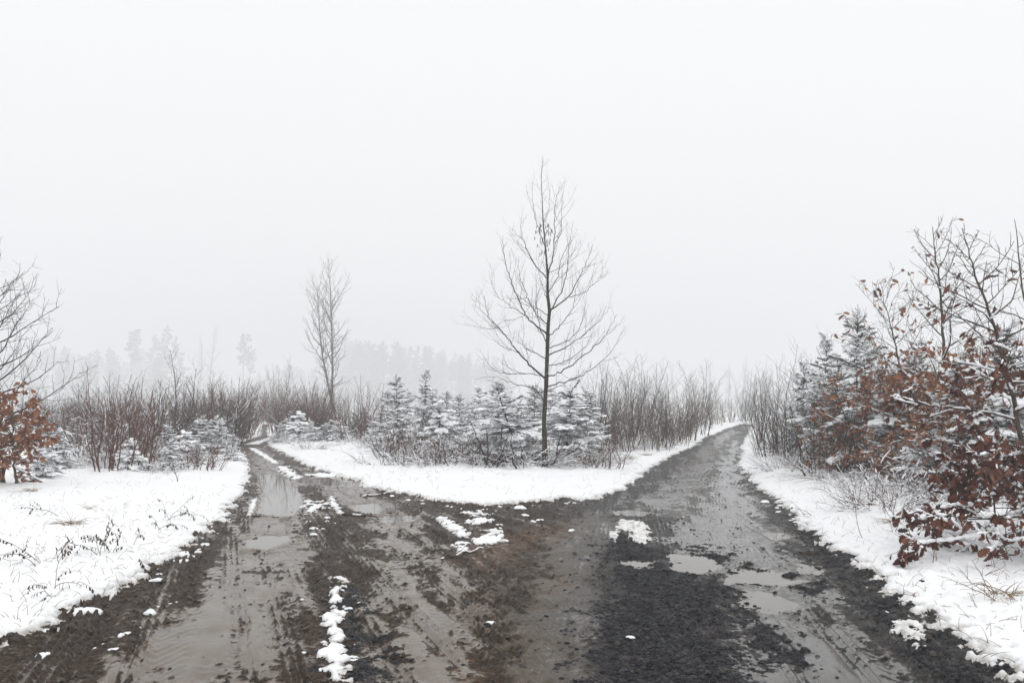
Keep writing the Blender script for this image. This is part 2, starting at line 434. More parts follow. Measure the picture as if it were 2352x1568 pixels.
GRAVEL = [[(1390, 1700), (1380, 1568), (1372, 1480), (1400, 1400), (1402, 1270), (1420, 1230), (1490, 1250), (1550, 1300), (1640, 1340), (1665, 1400), (1665, 1480), (1700, 1568), (1720, 1700)],
 [(1590, 1250), (1640, 1275), (1760, 1318), (1845, 1330), (1850, 1352), (1760, 1336), (1640, 1292)], [(1640, 1340), (1700, 1370), (1735, 1440), (1795, 1480), (1800, 1520), (1750, 1500), (1695, 1430)],
 [(795, 1568), (790, 1460), (800, 1330), (815, 1330), (815, 1430), (870, 1510), (880, 1600)], [(1840, 1180), (1900, 1250), (2000, 1340), (2100, 1440), (2240, 1560), (2205, 1560), (2070, 1440), (1965, 1340), (1880, 1255)]]
wet = np.zeros_like(GX)
for q in NEAR_W: wet = np.maximum(wet, mask(q))
for q in DARK_IN: wet *= 1 - mask(q, 0.15, 0.2)
smo = np.zeros_like(GX)
for q in SMOOTH: smo = np.maximum(smo, mask(q, 0.4))
grav = np.zeros_like(GX)
for q in GRAVEL: grav = np.maximum(grav, mask(q, 0.42, 0.42))
clay = np.maximum(mask([(1040, 1290), (1130, 1230), (1300, 1195), (1330, 1215), (1230, 1250), (1130, 1300)], 0.25, 0.3), 0.8 * mask([(1080, 1500), (1140, 1560), (1100, 1620), (1020, 1560)], 0.25, 0.3))
# long streaks that follow the wheels: noise stretched along each road
DIV = world_poly([(1330, 1150), (1300, 1240), (1290, 1400), (1300, 1568)])
side = np.interp(GY, DIV[::-1, 1], DIV[::-1, 0])
right_road = GX > side
stony = sstep(-0.75, 0.55, GX - side + 0.5 * n_big + 0.3 * n_mid)
def along_track(ang):
    u = GX * np.cos(ang) - GY * np.sin(ang); v = GX * np.sin(ang) + GY * np.cos(ang)
    band = sstep(-0.05, 0.12, fbm(u * 3.2 + 5, v * 0.12, 1.0, 2))
    lines = np.sin(u * 2 * np.pi / 0.062 + 1.5 * n_big) * band                # tyre ribs run with the track
    lugs = np.sin((0.6 * np.abs(((u / 0.42) % 1.0) - 0.5) + v) * 2 * np.pi / 0.13) * sstep(0.10, 0.3, fbm(u * 2.1 - 9, v * 0.2, 1.0, 2))
    return u, v, fbm(u * 5.0, v * 0.55, 1.0, 3), lines, lugs
UL, UR = along_track(-0.33), along_track(0.14)
u, v, streak, lines, lugs = (a_ * (1 - stony) + b_ * stony for a_, b_ in zip(UL, UR))
u, v = UL[0], UL[1]
wet = np.clip(wet + 0.45 * streak * (road > 0) + 0.12 * n_big, 0, 1)
smo = np.clip(smo + 0.35 * streak + 0.2 * n_big, 0, 1)
grav = np.clip(grav + 0.25 * streak * grav + 0.15 * (right_road & (streak < -0.25)), 0, 1)

# relief of the road
rough = (1 - 0.78 * np.maximum(wet, 0.85 * smo)) * (1 - 0.4 * stony)
clods = np.abs(fbm(GX * 0.8, GY * 1.5, 0.13, 4))
n_clod = fbm(GX * 0.9 + 70, GY * 1.25, 0.085, 3)
n_tiny = fbm(GX * 1.0 - 30, GY * 1.7, 0.045, 3)
lines = lines * near; lugs = lugs * near
raw = clods * 0.34 + 0.26 * n_clod + 0.18 * n_fine + 0.26 * n_tiny + 0.16 * n_mid + 0.20 * lines + 0.10 * lugs          # lumps and hollows of the trodden mud
amp = (0.062 - 0.02 * stony) * (1 - 0.8 * smo * (1 - wet)) * (1 - 0.6 * grav)
level = -0.08 + 0.50 * wet - 0.25 * grav * (1 - wet) + 0.10 * n_big + 0.16 * streak        # how high water and silt have filled them
filmed = sstep(-0.03, 0.03, level - raw) * (1 - sstep(0.30, 0.85, grav + 0.5 * n_mid + 0.3 * n_fine))
road_h = amp * (np.where(raw < level, level + 0.02 * (raw - level), raw) - 0.35) + 0.045 * streak * near * (1 - 0.7 * wet) - 0.022 * wet + 0.015 * n_big
road_h += (0.009 * lines + 0.0012 * lugs) * (1 - grav)
road_h += grav * (0.006 * n_fine + 0.005 * n_clod + 0.003)
silt_zone = wet.copy()
wet = np.maximum(filmed * (0.55 + 0.45 * sstep(0.1, 0.6, silt_zone)), 0)
road_h += 0.03 * (1 - sstep(0, 0.45, np.abs(road))) * (n_mid + 0.4)      # crumbled verge
# tyre treads pressed into the left lane
tread = mask([(560, 1500), (600, 1400), (635, 1290), (700, 1290), (690, 1360), (660, 1440), (640, 1500)], 0.1, 0.05)
road_h += tread * 0.006 * np.sin(u * 2 * np.pi / 0.055) * (0.6 + 0.8 * np.clip(n_big + 0.5, 0, 1))
tread2 = mask([(1060, 1360), (1140, 1340), (1260, 1480), (1200, 1568), (1100, 1500)], 0.15, 0.1)
road_h += tread2 * 0.013 * np.sin((u * 0.25 + v) * 2 * np.pi / 0.11 + 2 * n_mid) * np.clip(0.5 + n_big * 2, 0, 1)

PUD = [
 ("grey puddle along the edge of the central snow bank on the left track", [(698, 1095), (760, 1091), (812, 1104), (842, 1117), (765, 1114), (712, 1107)]),
 ("long brown puddle filling the left wheel track, mirroring bare trees", [(596, 1090), (655, 1090), (680, 1125), (692, 1160), (660, 1185), (600, 1180), (612, 1130)]),
 ("small bright puddle in the left wheel track nearer than the brown one", [(574, 1238), (610, 1228), (655, 1228), (655, 1240), (612, 1256), (575, 1254)]),
 ("shallow brown puddle at the fork below the fallen stick", [(812, 1157), (860, 1154), (905, 1158), (912, 1172), (860, 1178), (820, 1170)]),
 ("largest puddle on the gravel road, mirroring the pale sky", [(1635, 1300), (1700, 1294), (1805, 1312), (1850, 1330), (1780, 1344), (1700, 1350), (1655, 1330)]),
 ("little oval puddle below the slushy snow patch on gravel", [(1430, 1284), (1500, 1284), (1522, 1296), (1480, 1303), (1440, 1299)]),
 ("small puddle near the snow verge of the gravel road, farther up", [(1752, 1219), (1800, 1221), (1814, 1231), (1780, 1236)]),
 ("puddle beside the large one, toward the middle of the gravel road", [(1545, 1270), (1620, 1275), (1652, 1298), (1600, 1314), (1552, 1306)]),
 ("puddle just in front of the largest gravel road puddle", [(1695, 1352), (1760, 1357), (1835, 1388), (1760, 1402), (1712, 1386)]),
 ("narrow puddle right beside the snow verge of the gravel road", [(1836, 1292), (1882, 1297), (1888, 1317), (1850, 1314)]),
 ("thin brown puddle across the fork in front of the snow bank", [(1410, 1172), (1450, 1169), (1492, 1174), (1470, 1182), (1420, 1181)]),
 ("flat brown puddle at the left of the fork beyond the wet lane", [(860, 1185), (930, 1180), (950, 1192), (900, 1202)]),
]
gb = base_h(GX, GY)
Z = gb + np.where(snowm, snow_h, 0) + np.where(snowm, 0.0, road_h * sstep(0, 0.06, edge))
pud_lv = []
puds = []
for lab, q in PUD:
    wp = world_poly(q); s = sdf(wp, GX, GY) + 0.10 * n_mid + 0.04 * n_fine
    c = wp.mean(0); lv = float(base_h(*c)) - 0.016
    k = sstep(-0.55, 0.05, s)
    tgt = lv - 0.012 - 0.03 * sstep(0, 0.3, s) + 0.018 * n_fine + 0.03 * (n_mid)
    k = np.where(snowm, 0, k)
    Z = Z * (1 - k) + (tgt + 0.03 * (1 - sstep(-0.15, 0.03, s))) * k
    puds.append((lab, lv, s > -0.16))
idx = np.arange(nr * nc).reshape(nr, nc)
QF = np.stack([idx[:-1, :-1], idx[:-1, 1:], idx[1:, 1:], idx[1:, :-1]], -1)
fs = (snowm[:-1, :-1].astype(int) + snowm[:-1, 1:] + snowm[1:, 1:] + snowm[1:, :-1]) >= 2
fr = right_road[:-1, :-1]
VG = np.stack([GX, GY, Z], -1).reshape(-1, 3).astype(np.float32)
AT_SNOW = {"thin": 1 - sstep(0.0, 0.09, -edge + 0.05 * n_fine)}
AT = {"stony": stony, "wet": wet, "gravel": grav, "smooth": smo, "clay": clay}
def piece(name, fmask, material, z=None, attrs=None):
    fc = QF[fmask]; used, inv = np.unique(fc, return_inverse=True)
    V = VG[used].copy()
    if z is not None: V[:, 2] = z
    mb = MB(); mb.add(V, inv.reshape(-1, 4))
    return mb.build(name, material, attrs={k: a.ravel()[used] for k, a in (attrs or {}).items()})
tag(piece("ground", fs, 'snow', attrs=AT_SNOW), kind="structure")
tag(piece("dirt_road", ~fs & ~fr, 'mud', attrs=AT), kind="structure")
tag(piece("gravel_road", ~fs & fr, 'gravelroad', attrs=AT), kind="structure")
for lab, lv, reg in puds:
    under = reg & (Z < lv + 0.004) & ~snowm
    f = under[:-1, :-1] | under[:-1, 1:] | under[1:, 1:] | under[1:, :-1]
    if f.sum() < 4: continue
    tag(piece("puddle", f, 'water', z=lv), lab, "puddle", kind="structure")

# heights for everything that stands on the ground
def zg(x, y):
    r = math.hypot(x, y + 4); a = math.atan2(x, y + 4)
    i = int(np.clip(np.searchsorted(rr, r), 0, nr - 1)); j = int(np.clip(np.searchsorted(th, a), 0, nc - 1))
    return float(Z[i, j])
def spot(px, py):
    x, y = ground_at(px, py); return x, y, zg(x, y)
def off_road(px, py, gap=0.5):
    """steps back from the verge until a plant stands clear of both tracks"""
    for _ in range(40):
        x, y = ground_at(px, py)
        if sdf(ROADP, np.array([x]), np.array([y]))[0] < -gap - 0.006 * y: break
        py -= 2.0
    return py


# ================================================================== THE BARE TREE IN THE FORK
def twigs_on(mb, sn, P, R, rs, spacing, lmin, lmax, r, up=0.5, depth=1, start=0.2, sprob=0.25, ssize=0.004):
    seg = np.linalg.norm(np.diff(P, axis=0), axis=1); cum = np.concatenate([[0], np.cumsum(seg)]); L = cum[-1]
    s = L * start + spacing * rs.rand(); flip = 1
    while s < L * 0.98:
        i = min(np.searchsorted(cum, s) - 1, len(P) - 2); f = (s - cum[i]) / max(seg[i], 1e-6)
        p = P[i] * (1 - f) + P[i + 1] * f; t = unit(P[i + 1] - P[i]); rad = R[i] * (1 - f) + R[i + 1] * f
        a = unit(np.cross(t, rs.randn(3)))
        d = unit(t * (0.55 + 0.3 * rs.rand()) + a * 0.8 + np.array((0, 0, 0.12)))
        ln = (lmin + (lmax - lmin) * rs.rand()) * (1 - 0.45 * s / L)
        q = limb(p, d, ln, 5, rs, up=up, wob=0.09)
        r0 = min(rad * 0.7, r * (0.7 + 0.5 * rs.rand())); qr = np.linspace(r0, r0 * 0.45, len(q))
        tube(mb, q, qr, 3)
        if sn is not None: sn.along(q, qr, rs, sprob, ssize)
        if depth > 1: twigs_on(mb, sn, q, qr, rs, max(spacing * 0.8, 0.16), lmin * 0.5, lmax * 0.5, r * 0.75, up, depth - 1, 0.25, sprob, ssize)
        s += spacing * (0.6 + 0.8 * rs.rand())

def hero_tree():
    rs = np.random.RandomState(11)
    bx, by, bz = spot(1252, 1086)
    t = thing("bare_tree", "tall bare tree standing alone at the fork of the two tracks", "tree", (bx, by, bz))
    def loc(cx_, cy_, dep=0.0):          # a point measured in the close-up of the tree, dep metres nearer or farther
        w_ = at(784 + cx_ / 1.9196, 340 + cy_ / 1.9196, by) - np.array((bx, by, bz))
        w_[1] += dep; return w_
    tr = [(899, 1436), (897, 1320), (893, 1200), (903, 1050), (908, 900), (912, 780), (918, 720), (909, 640), (910, 560), (900, 440), (890, 330), (885, 220), (881, 130), (890, 40)]
    TP = np.array([loc(*q) for q in tr]); TP[0, 2] = -0.15
    TR = np.array([0.105, 0.070, 0.060, 0.054, 0.050, 0.046, 0.046, 0.036, 0.032, 0.020, 0.015, 0.010, 0.007, 0.003])
    # finer trunk with small wobbles
    tt = np.linspace(0, len(TP) - 1, 70); ii = np.arange(len(TP))
    TPf = np.stack([np.interp(tt, ii, TP[:, k]) for k in range(3)], 1); TRf = np.interp(tt, ii, TR) * (1 + 0.06 * rs.randn(70))
    mb = MB(); tube(mb, TPf, TRf, 10); mb.build("trunk", 'bark', t)
    B = [  # outline of each limb, depth at its end, base radius
     ([(893, 1118), (860, 1060), (760, 1042), (690, 1010), (600, 1022)], -0.9, .022), ([(898, 1015), (840, 965), (780, 900), (740, 845), (690, 780), (645, 740), (625, 640)], .5, .040),
     ([(700, 792), (620, 790), (535, 755)], .9, .012), ([(645, 742), (590, 690), (567, 635)], .3, .010), ([(905, 820), (850, 780), (810, 740), (770, 650), (735, 570), (715, 490), (713, 410)], -.7, .034),
     ([(910, 776), (860, 735), (830, 670), (806, 600), (783, 540), (782, 450)], .8, .026), ([(810, 737), (720, 690), (675, 650), (660, 540)], -1.1, .014), ([(900, 1010), (830, 990), (690, 990), (640, 940), (605, 870)], 1.2, .018),
     ([(910, 580), (850, 510), (815, 440), (795, 380), (793, 295)], .3, .024), ([(797, 402), (768, 370), (762, 335)], .2, .008), ([(895, 430), (860, 340), (842, 260), (840, 170)], -.4, .016),
     ([(912, 560), (940, 440), (940, 330), (945, 240), (967, 150)], .4, .026), ([(943, 422), (975, 370), (966, 250), (985, 160)], -.3, .014), ([(918, 725), (970, 640), (990, 560), (1000, 470), (985, 400)], -.6, .026),
     ([(922, 712), (1000, 660), (1050, 570), (1085, 500), (1115, 410)], .6, .030), ([(1005, 658), (1080, 630), (1140, 570), (1167, 520), (1160, 460)], .9, .016), ([(912, 912), (990, 882), (1060, 830), (1120, 780), (1180, 710)], -.5, .026),
     ([(906, 1010), (1000, 970), (1060, 920), (1150, 850), (1190, 790), (1230, 720)], .7, .030), ([(904, 1052), (1020, 1022), (1100, 980), (1170, 920), (1235, 800)], -.9, .024), ([(910, 882), (1000, 850), (1050, 800), (1080, 730), (1085, 620)], .9, .020),
     ([(914, 830), (960, 790), (1015, 720), (1030, 620), (1040, 560)], -1.0, .020), ([(890, 330), (915, 270), (918, 190), (915, 110)], .3, .010), ([(1060, 830), (1130, 770), (1150, 700)], .3, .010),
     ([(800, 740), (700, 760), (650, 800)], .6, .010), ([(780, 900), (700, 880), (650, 820)], -.8, .012), ([(905, 930), (820, 880), (760, 830), (700, 700)], 1.5, .020), ([(906, 960), (990, 940), (1100, 860), (1140, 760)], 1.6, .020),
     ([(903, 1075), (960, 1050), (1030, 1010)], -1.6, .016), ([(905, 860), (870, 800), (850, 700), (856, 600)], -1.7, .020), ([(910, 680), (890, 600), (870, 520), (880, 430)], 1.0, .016), ([(912, 640), (960, 560), (975, 470), (1020, 380), (1028, 300)], .5, .018),
     ([(918, 740), (850, 690), (760, 620), (740, 520)], 1.1, .016), ([(902, 560), (960, 520), (1040, 470), (1078, 380)], 0.9, .014)]
    sn = Snow()
    for pts, dep, r0 in B:
        mb = MB(); r0 *= 0.72; n = len(pts); q = np.array([loc(x, y) for x, y in pts])
        off = dep * np.linspace(0, 1, n) ** 0.9
        if r0 <= .0085 and n <= 3: off = off + 0.3 * dep
        q[:, 1] += off
        k = 6 * (n - 1) + 1; s = np.linspace(0, n - 1, k)
        # smooth the bends
        qq = np.stack([np.interp(s, np.arange(n), q[:, c]) for c in range(3)], 1)
        for _ in range(3): qq[1:-1] = 0.25 * qq[:-2] + 0.5 * qq[1:-1] + 0.25 * qq[2:]
        qq[1:-1] += rs.randn(k - 2, 3) * 0.012
        r = r0 * (1 - 0.84 * np.linspace(0, 1, k) ** 0.8)
        tube(mb, qq, r, 5); sn.along(qq, r, rs, 0.12, 0.005, 0.7); lo = mb.build("branch", 'darkbark', t); mb = MB()
        twigs_on(mb, sn, qq, r, rs, 0.21, 0.30, 1.05, 0.0055, up=0.85, depth=2, start=0.12, sprob=0.05, ssize=0.003)
        mb.build("twigs", 'darkbark', lo)
    # short shoots straight from the stem
    mb = MB()
    twigs_on(mb, sn, TPf[10:], TRf[10:], rs, 0.13, 0.25, 0.75, 0.0045, up=0.5, depth=2, start=0.0, sprob=0.12, ssize=0.003)
    mb.build("stem_shoots", 'darkbark', t)
    # dry catkins and seed tufts hanging in the top
    mb2 = MB()
    for _ in range(45):
        c = loc(890 + rs.randn() * 22, 330 + abs(rs.randn()) * 75, rs.randn() * 0.2)
        tube(mb2, [c, c - np.array((0.01 * rs.randn(), 0, 0.05)), c - np.array((0.01, 0.01, 0.09 + .04 * rs.rand()))], [0.004, 0.012, 0.004], 4)
    mb2.build("catkins", 'greytwig', t)["kind"] = "stuff"
    sn.build("snow", t, rs)
hero_tree()

# ================================================================== KINDS OF PLANTS
def spruce_proto(seed, H, width, top=0.18, snowy=0.75, whorl=0.24, big=1.0, drop=0.0):
    rs = np.random.RandomState(seed)
    t = thing("young_spruce", "young spruce", "spruce tree")
    mb = MB(); TP = limb((0, 0, -0.1), (0, 0, 1), H + 0.1, 14, rs, up=0.6, wob=0.02); r = np.linspace(0.035 * H / 3, 0.006, len(TP)); tube(mb, TP, r, 6)
    sh0, sh1, shl = [], [], []
    sn = Snow()
    z = 0.10 + 0.1 * rs.rand()
    def tp(zz):
        f = np.clip(zz / H, 0, 0.999) * (len(TP) - 1); i = int(f); return TP[i] * (1 - f + i) + TP[i + 1] * (f - i)
    while z < H * 0.965:
        f = z / H
        L = 1.22 * width * (1 - f) ** 0.68 * (0.85 + 0.3 * rs.rand()) + 0.10
        n = rs.randint(4, 7); a0 = rs.rand() * 6.28
        for k in range(n):
            a = a0 + k * 6.283 / n + rs.randn() * 0.22; l = L * (0.45 + 0.85 * rs.rand())
            el = -0.42 + 0.95 * f + rs.randn() * 0.12 - drop
            if f > 0.86: el += 0.45
            d = np.array((math.cos(a) * math.cos(el), math.sin(a) * math.cos(el), math.sin(el)))
            P = limb(tp(min(z + rs.randn() * 0.07, H * .97)), d, l, 6, rs, up=0.15 if f > .5 else 0.2, wob=0.09, droop=0.35 * snowy * (rs.rand() + .3))
            load = 0.30 + 1.5 * rs.rand() ** 1.6
            tube(mb, P, np.linspace(0.010, 0.003, len(P)) * H / 3, 4)
            hor = unit(np.cross(d, (0, 0, 1)))
            ns = max(2, int(l / 0.065))
            for q in range(ns):
                s = 0.12 + 0.88 * q / ns; i = min(int(s * 6), 5); p = P[i] + (P[i + 1] - P[i]) * (s * 6 - i)
                for sd in (-1, 1):
                    ll = min(0.34, l * 0.42 * (1.12 - s) + 0.05) * (0.7 + 0.5 * rs.rand())
                    dd = unit(d * 0.75 + hor * sd * 0.8 + np.array((0, 0, -0.12 + 0.15 * rs.randn())))
                    sh0.append(p); sh1.append(p + dd * ll); shl.append(ll)
                    if rs.rand() < snowy * 0.62 * (0.5 + load):
                        g = (0.5 + 0.8 * rs.rand()) * (0.6 + 0.5 * load)
                        sn.put(p + dd * ll * 0.55 + np.array((0, 0, 0.012)), dd + np.array((0, 0, -.1)), ll * 0.52, (0.028 + 0.020 * rs.rand()) * g * big, 0.034 * g * big)
            sh0.append(P[3]); sh1.append(P[-1]); shl.append(l * 0.5)
            for i in range(1, 6):
                sh0.append(P[i - 1]); sh1.append(P[i + 1] if i < 6 else P[i]); shl.append(0.2)
                if rs.rand() < snowy: sn.put((P[i] + P[i + 1]) / 2 + np.array((0, 0, 0.016)), P[i + 1] - P[i], l / 6 * 0.7, 0.034 * big * load * (0.7 + .6 * rs.rand()), 0.036 * big * load)
        z += whorl * (0.6 + 0.5 * rs.rand()) * (0.62 if f < 0.5 else 0.9)
    mb.build("trunk", 'darkbark', t)
    # needles: thin pointed blades round every shoot
    A = np.array(sh0); Bv = np.array(sh1); D = Bv - A; Ls = np.linalg.norm(D, axis=1, keepdims=True); D = D / (Ls + 1e-9)
    m_ = 15; n = len(A)
    s = (np.arange(m_)[None, :] + rs.rand(n, m_)) / m_
    base = A[:, None] + D[:, None] * (Ls * s)[..., None]
    R = rs.randn(n, m_, 3); R -= (R * D[:, None]).sum(-1, keepdims=True) * D[:, None]; R /= np.linalg.norm(R, axis=-1, keepdims=True) + 1e-9
    nl = 0.034 + 0.016 * rs.rand(n, m_, 1)
    dirn = D[:, None] * 0.75 + R * 0.66
    sidev = np.cross(dirn, R); sidev /= np.linalg.norm(sidev, axis=-1, keepdims=True) + 1e-9
    V = np.stack([base - sidev * 0.006, base + sidev * 0.006, base + dirn * nl], 2).reshape(-1, 3)
    mb = MB(); mb.add(V, np.arange(len(V)).reshape(-1, 3)); mb.build("foliage", 'needles', t, smooth=False)
    sn.build("snow", t, rs)
    return Proto(t, H)

def shrub_proto(seed, H, stems, spread, material, tw=0.16, snowy=0.2, r=0.010, twig=(0.25, 0.7), name="bare_shrub", up=0.8, lean=0.12, depth=1, cat="shrub"):
    rs = np.random.RandomState(seed)
    t = thing(name, "bare shrub", cat); mb = MB(); sn = Snow()
    for k in range(stems):
        a = rs.rand() * 6.28; rad = spread * math.sqrt(rs.rand())
        p0 = (rad * math.cos(a), rad * math.sin(a), -0.08); wv = 0.05 + 0.05 * rs.rand()
        h = H * (1.0 if k == 0 else 0.5 + 0.5 * rs.rand() ** 0.7)
        d = unit((math.cos(a) * lean * (0.4 + rs.rand()), math.sin(a) * lean * (0.4 + rs.rand()), 1))
        P = limb(p0, d, h, 12, rs, up=up, wob=wv); rr_ = np.linspace(r * (0.7 + 0.5 * rs.rand()), r * 0.22, len(P))
        tube(mb, P, rr_, 4); sn.along(P, rr_, rs, snowy, 0.005, 0.93)
        twigs_on(mb, sn, P, rr_, rs, tw, twig[0], twig[1], r * 0.42, up=up * 0.9, depth=depth, start=0.12, sprob=snowy, ssize=0.004)
    mb.build("stems", material, t)
    if snowy > 0: sn.build("snow", t, rs)
    return Proto(t, H)

def brush_proto(seed, H, W_, n, material, snowy=0.7, ssize=0.010, name="snowy_brush", cat="brush", arch=0.9):
    """low tangled growth, arching and weighed down by snow"""
    rs = np.random.RandomState(seed)
    t = thing(name, "low brush", cat); mb = MB(); sn = Snow()
    for k in range(n):
        a = rs.rand() * 6.28; rad = W_ * 0.5 * math.sqrt(rs.rand()); el = 0.35 + 0.9 * rs.rand()
        d = (math.cos(a) * math.cos(el), math.sin(a) * math.cos(el), math.sin(el))
        P = limb((rad * math.cos(a), rad * math.sin(a), -0.05), d, H * (0.7 + 0.7 * rs.rand()), 8, rs, up=-arch * rs.rand(), wob=0.13)
        rr_ = np.linspace(0.007, 0.002, len(P)); tube(mb, P, rr_, 3); sn.along(P, rr_, rs, snowy, ssize, 0.9)
        twigs_on(mb, sn, P, rr_, rs, 0.12, 0.12, 0.40, 0.003, up=0.1, depth=1, start=0.15, sprob=snowy, ssize=ssize * 0.8)
    mb.build("stems", material, t); sn.build("snow", t, rs)
    return Proto(t, H)

def leafy_tree(name, label, cat, loc, rz, seed, H, trunk, r0, nb, blen, leaf_fn, material='leaves', size=0.10, snow=0.02, twn=0.16, el=(0.1, 0.7), up=0.5, h0=0.12, simple=False, proto=False, trunk_mat='oakstem', snowp=0.6, bare_twig=0.006):
    rs = np.random.RandomState(seed)
    t = thing(name, label, cat, loc, rz); mt = MB(); mb = MB(); sn = Snow(); LC, LD, LS = [], [], []
    if trunk is None: TP = limb((0, 0, -0.1), (0, 0, 1), H + 0.1, 24, rs, up=0.4, wob=0.05)
    else:
        q = np.array(trunk, float); n = len(q); s = np.linspace(0, n - 1, 36)
        TP = np.stack([np.interp(s, np.arange(n), q[:, c]) for c in range(3)], 1)
        for _ in range(2): TP[1:-1] = .25 * TP[:-2] + .5 * TP[1:-1] + .25 * TP[2:]
        TP[1:-1] += rs.randn(34, 3) * 0.008
    TR = r0 * (1 - 0.9 * np.linspace(0, 1, len(TP)) ** 0.85); tube(mt, TP, TR, 8)
    ztop = TP[-1, 2]
    def leafit(P, R):
        for i in range(1, len(P)):
            f = np.clip(P[i][2] / ztop, 0, 1); lam = leaf_fn(f, P[i]) * (1.7 if i > 0.55 * len(P) else 0.25)
            for _ in range(rs.poisson(lam)):
                d = np.array((rs.randn() * 0.6, rs.randn() * 0.6, -0.75 + 0.4 * rs.randn())); d = unit(d + unit(P[i] - P[i - 1]) * 0.5)
                LC.append(P[i] + (P[i - 1] - P[i]) * rs.rand()); LD.append(d); LS.append(size * (0.6 + 0.7 * rs.rand()))
                if rs.rand() < 0.09 * snowp: sn.put(LC[-1] + np.array((0, 0, 0.012)) + d * LS[-1] * .3, np.array((d[0], d[1], d[2] * 0.25)), LS[-1] * (0.3 + .2 * rs.rand()), LS[-1] * 0.26, snow * 0.9)
    for k in range(nb):
        f = h0 + (0.97 - h0) * (k + rs.rand() * 0.7) / nb; fi = f * (len(TP) - 1); i = min(int(fi), len(TP) - 2)
        p = TP[i] + (TP[i + 1] - TP[i]) * (fi - i); a = k * 2.4 + rs.randn() * 0.4; e = el[0] + (el[1] - el[0]) * f + rs.randn() * 0.12
        L = blen(f) * (0.75 + 0.5 * rs.rand())
        d = (math.cos(a) * math.cos(e), math.sin(a) * math.cos(e), math.sin(e))
        mb = MB(); P = limb(p, d, L, 10, rs, up=up, wob=0.09); rb = np.linspace(min(TR[i] * 0.6, 0.006 + L * 0.008), 0.003, len(P))
        tube(mb, P, rb, 4); sp = snowp * (1.0 if f < 0.38 else 0.4 if f < 0.52 else 0.10); sn.along(P, rb, rs, sp, snow, 0.66); leafit(P[3:], rb); lo = mb.build("branch", trunk_mat, t); mb = MB()
        s = 0.15
        while s < 1.0:
            j = min(int(s * 10), 9); pp = P[j] + (P[j + 1] - P[j]) * (s * 10 - j); tg = unit(P[j + 1] - P[j])
            aa = unit(np.cross(tg, rs.randn(3))); dd = unit(tg * 0.7 + aa * 0.75 + np.array((0, 0, 0.1)))
            Q = limb(pp, dd, L * (0.5 - 0.25 * s) * (0.6 + 0.7 * rs.rand()), 6, rs, up=up * 0.8, wob=0.14); rq = np.linspace(bare_twig * 0.8, 0.002, len(Q))
            tube(mb, Q, rq, 3); sn.along(Q, rq, rs, sp * 0.7, snow * 0.6, 0.62); leafit(Q, rq)
            if L > 0.7:
                for _ in range(2):
                    j2 = rs.randint(1, 6); aa = unit(np.cross(dd, rs.randn(3))); Q2 = limb(Q[j2], unit(dd * 0.6 + aa), L * 0.16 * (0.6 + 0.8 * rs.rand()), 4, rs, up=up * 0.6, wob=0.14)
                    rq2 = np.linspace(0.003, 0.0015, len(Q2)); tube(mb, Q2, rq2, 3); sn.along(Q2, rq2, rs, sp * 0.5, snow * 0.45, 0.6); leafit(Q2, rq2)
            s += twn / max(L, 0.3) * (0.7 + 0.6 * rs.rand())
        mb.build("twigs", 'darkbark', lo)
    mt.build("trunk", trunk_mat, t)
    if LC:
        ml = MB(); leaves(ml, LC, LD, LS, rs, simple); ml.build("leaves", material, t)
    sn.build("snow", t, rs)
    return Proto(t, H) if proto else t

R_ = random.Random(5)
SPR = [spruce_proto(101, 3.0, 0.95), spruce_proto(102, 3.2, 0.85, snowy=0.85), spruce_proto(103, 2.6, 1.0, snowy=0.7, big=1.1), spruce_proto(104, 3.4, 0.95, snowy=0.6, whorl=0.30), spruce_proto(105, 1.5, 0.75, snowy=1.0, whorl=0.16, big=1.35, drop=0.25)]
def by_picture(px, by_, ty):
    x, y, z = spot(px, by_); d = math.hypot(x, y)
    return x, y, z, (by_ - ty) / F * y
def spruce(px, by_, ty, k, label, group=None, wide=1.0):
    x, y, z, H = by_picture(px, by_, ty); p = SPR[k]; s = H / p.h
    r = p.place((x, y, z - 0.03), R_.uniform(0, 6.28), s, label, group)
    r.scale = (s * wide, s * wide * R_.uniform(.85, 1.15), s); r.rotation_euler = (R_.gauss(0, .05), R_.gauss(0, .05), R_.uniform(0, 6.28)); return r

# --- the spruces behind the bare tree, one by one
spruce(912, 1046, 866, 3, "tall slim spruce at the left end of the central spruce row", wide=0.78)
spruce(966, 1040, 862, 1, "tall spruce with long bare leader, second from left in the central row", wide=0.78)
spruce(1008, 1064, 940, 4, "small dark spruce with thick snow caps in front of the central row", wide=1.0)
spruce(873, 1043, 930, 1, "short spruce at the outer left edge of the central spruce row")
spruce(1058, 1044, 925, 0, "medium snowy spruce between the small capped spruce and the broad one", wide=1.1)
spruce(1092, 1052, 940, 2, "low bushy snowy spruce left of the broad spruce behind the bare tree", wide=1.1)
spruce(1186, 1076, 892, 0, "broad heavily snowed spruce just left of the bare tree trunk", wide=1.55)
spruce(1140, 1066, 935, 4, "small drooping spruce in front of the broad spruce beside the bare tree", wide=1.35)
spruce(1226, 1056, 893, 3, "dark spruce directly behind the bare tree trunk", wide=1.2)
spruce(1303, 1068, 898, 2, "wide dark spruce just right of the bare tree trunk", wide=1.35)
spruce(1352, 1050, 905, 1, "snowy spruce at the right end of the central row against the stem thicket", wide=1.2)
spruce(1000, 1040, 915, 2, "spruce half hidden behind the small capped spruce", wide=1.0)
for i in range(18):
    px = 850 + 30 * i + R_.uniform(-12, 12); by_ = R_.uniform(1000, 1026)
    spruce(px, by_, by_ - R_.uniform(60, 118), R_.choice([0, 1, 2, 3]), "pale fog-veiled spruce in the back rows behind the bare tree", "spruces in the back rows behind the bare tree", wide=1.2)
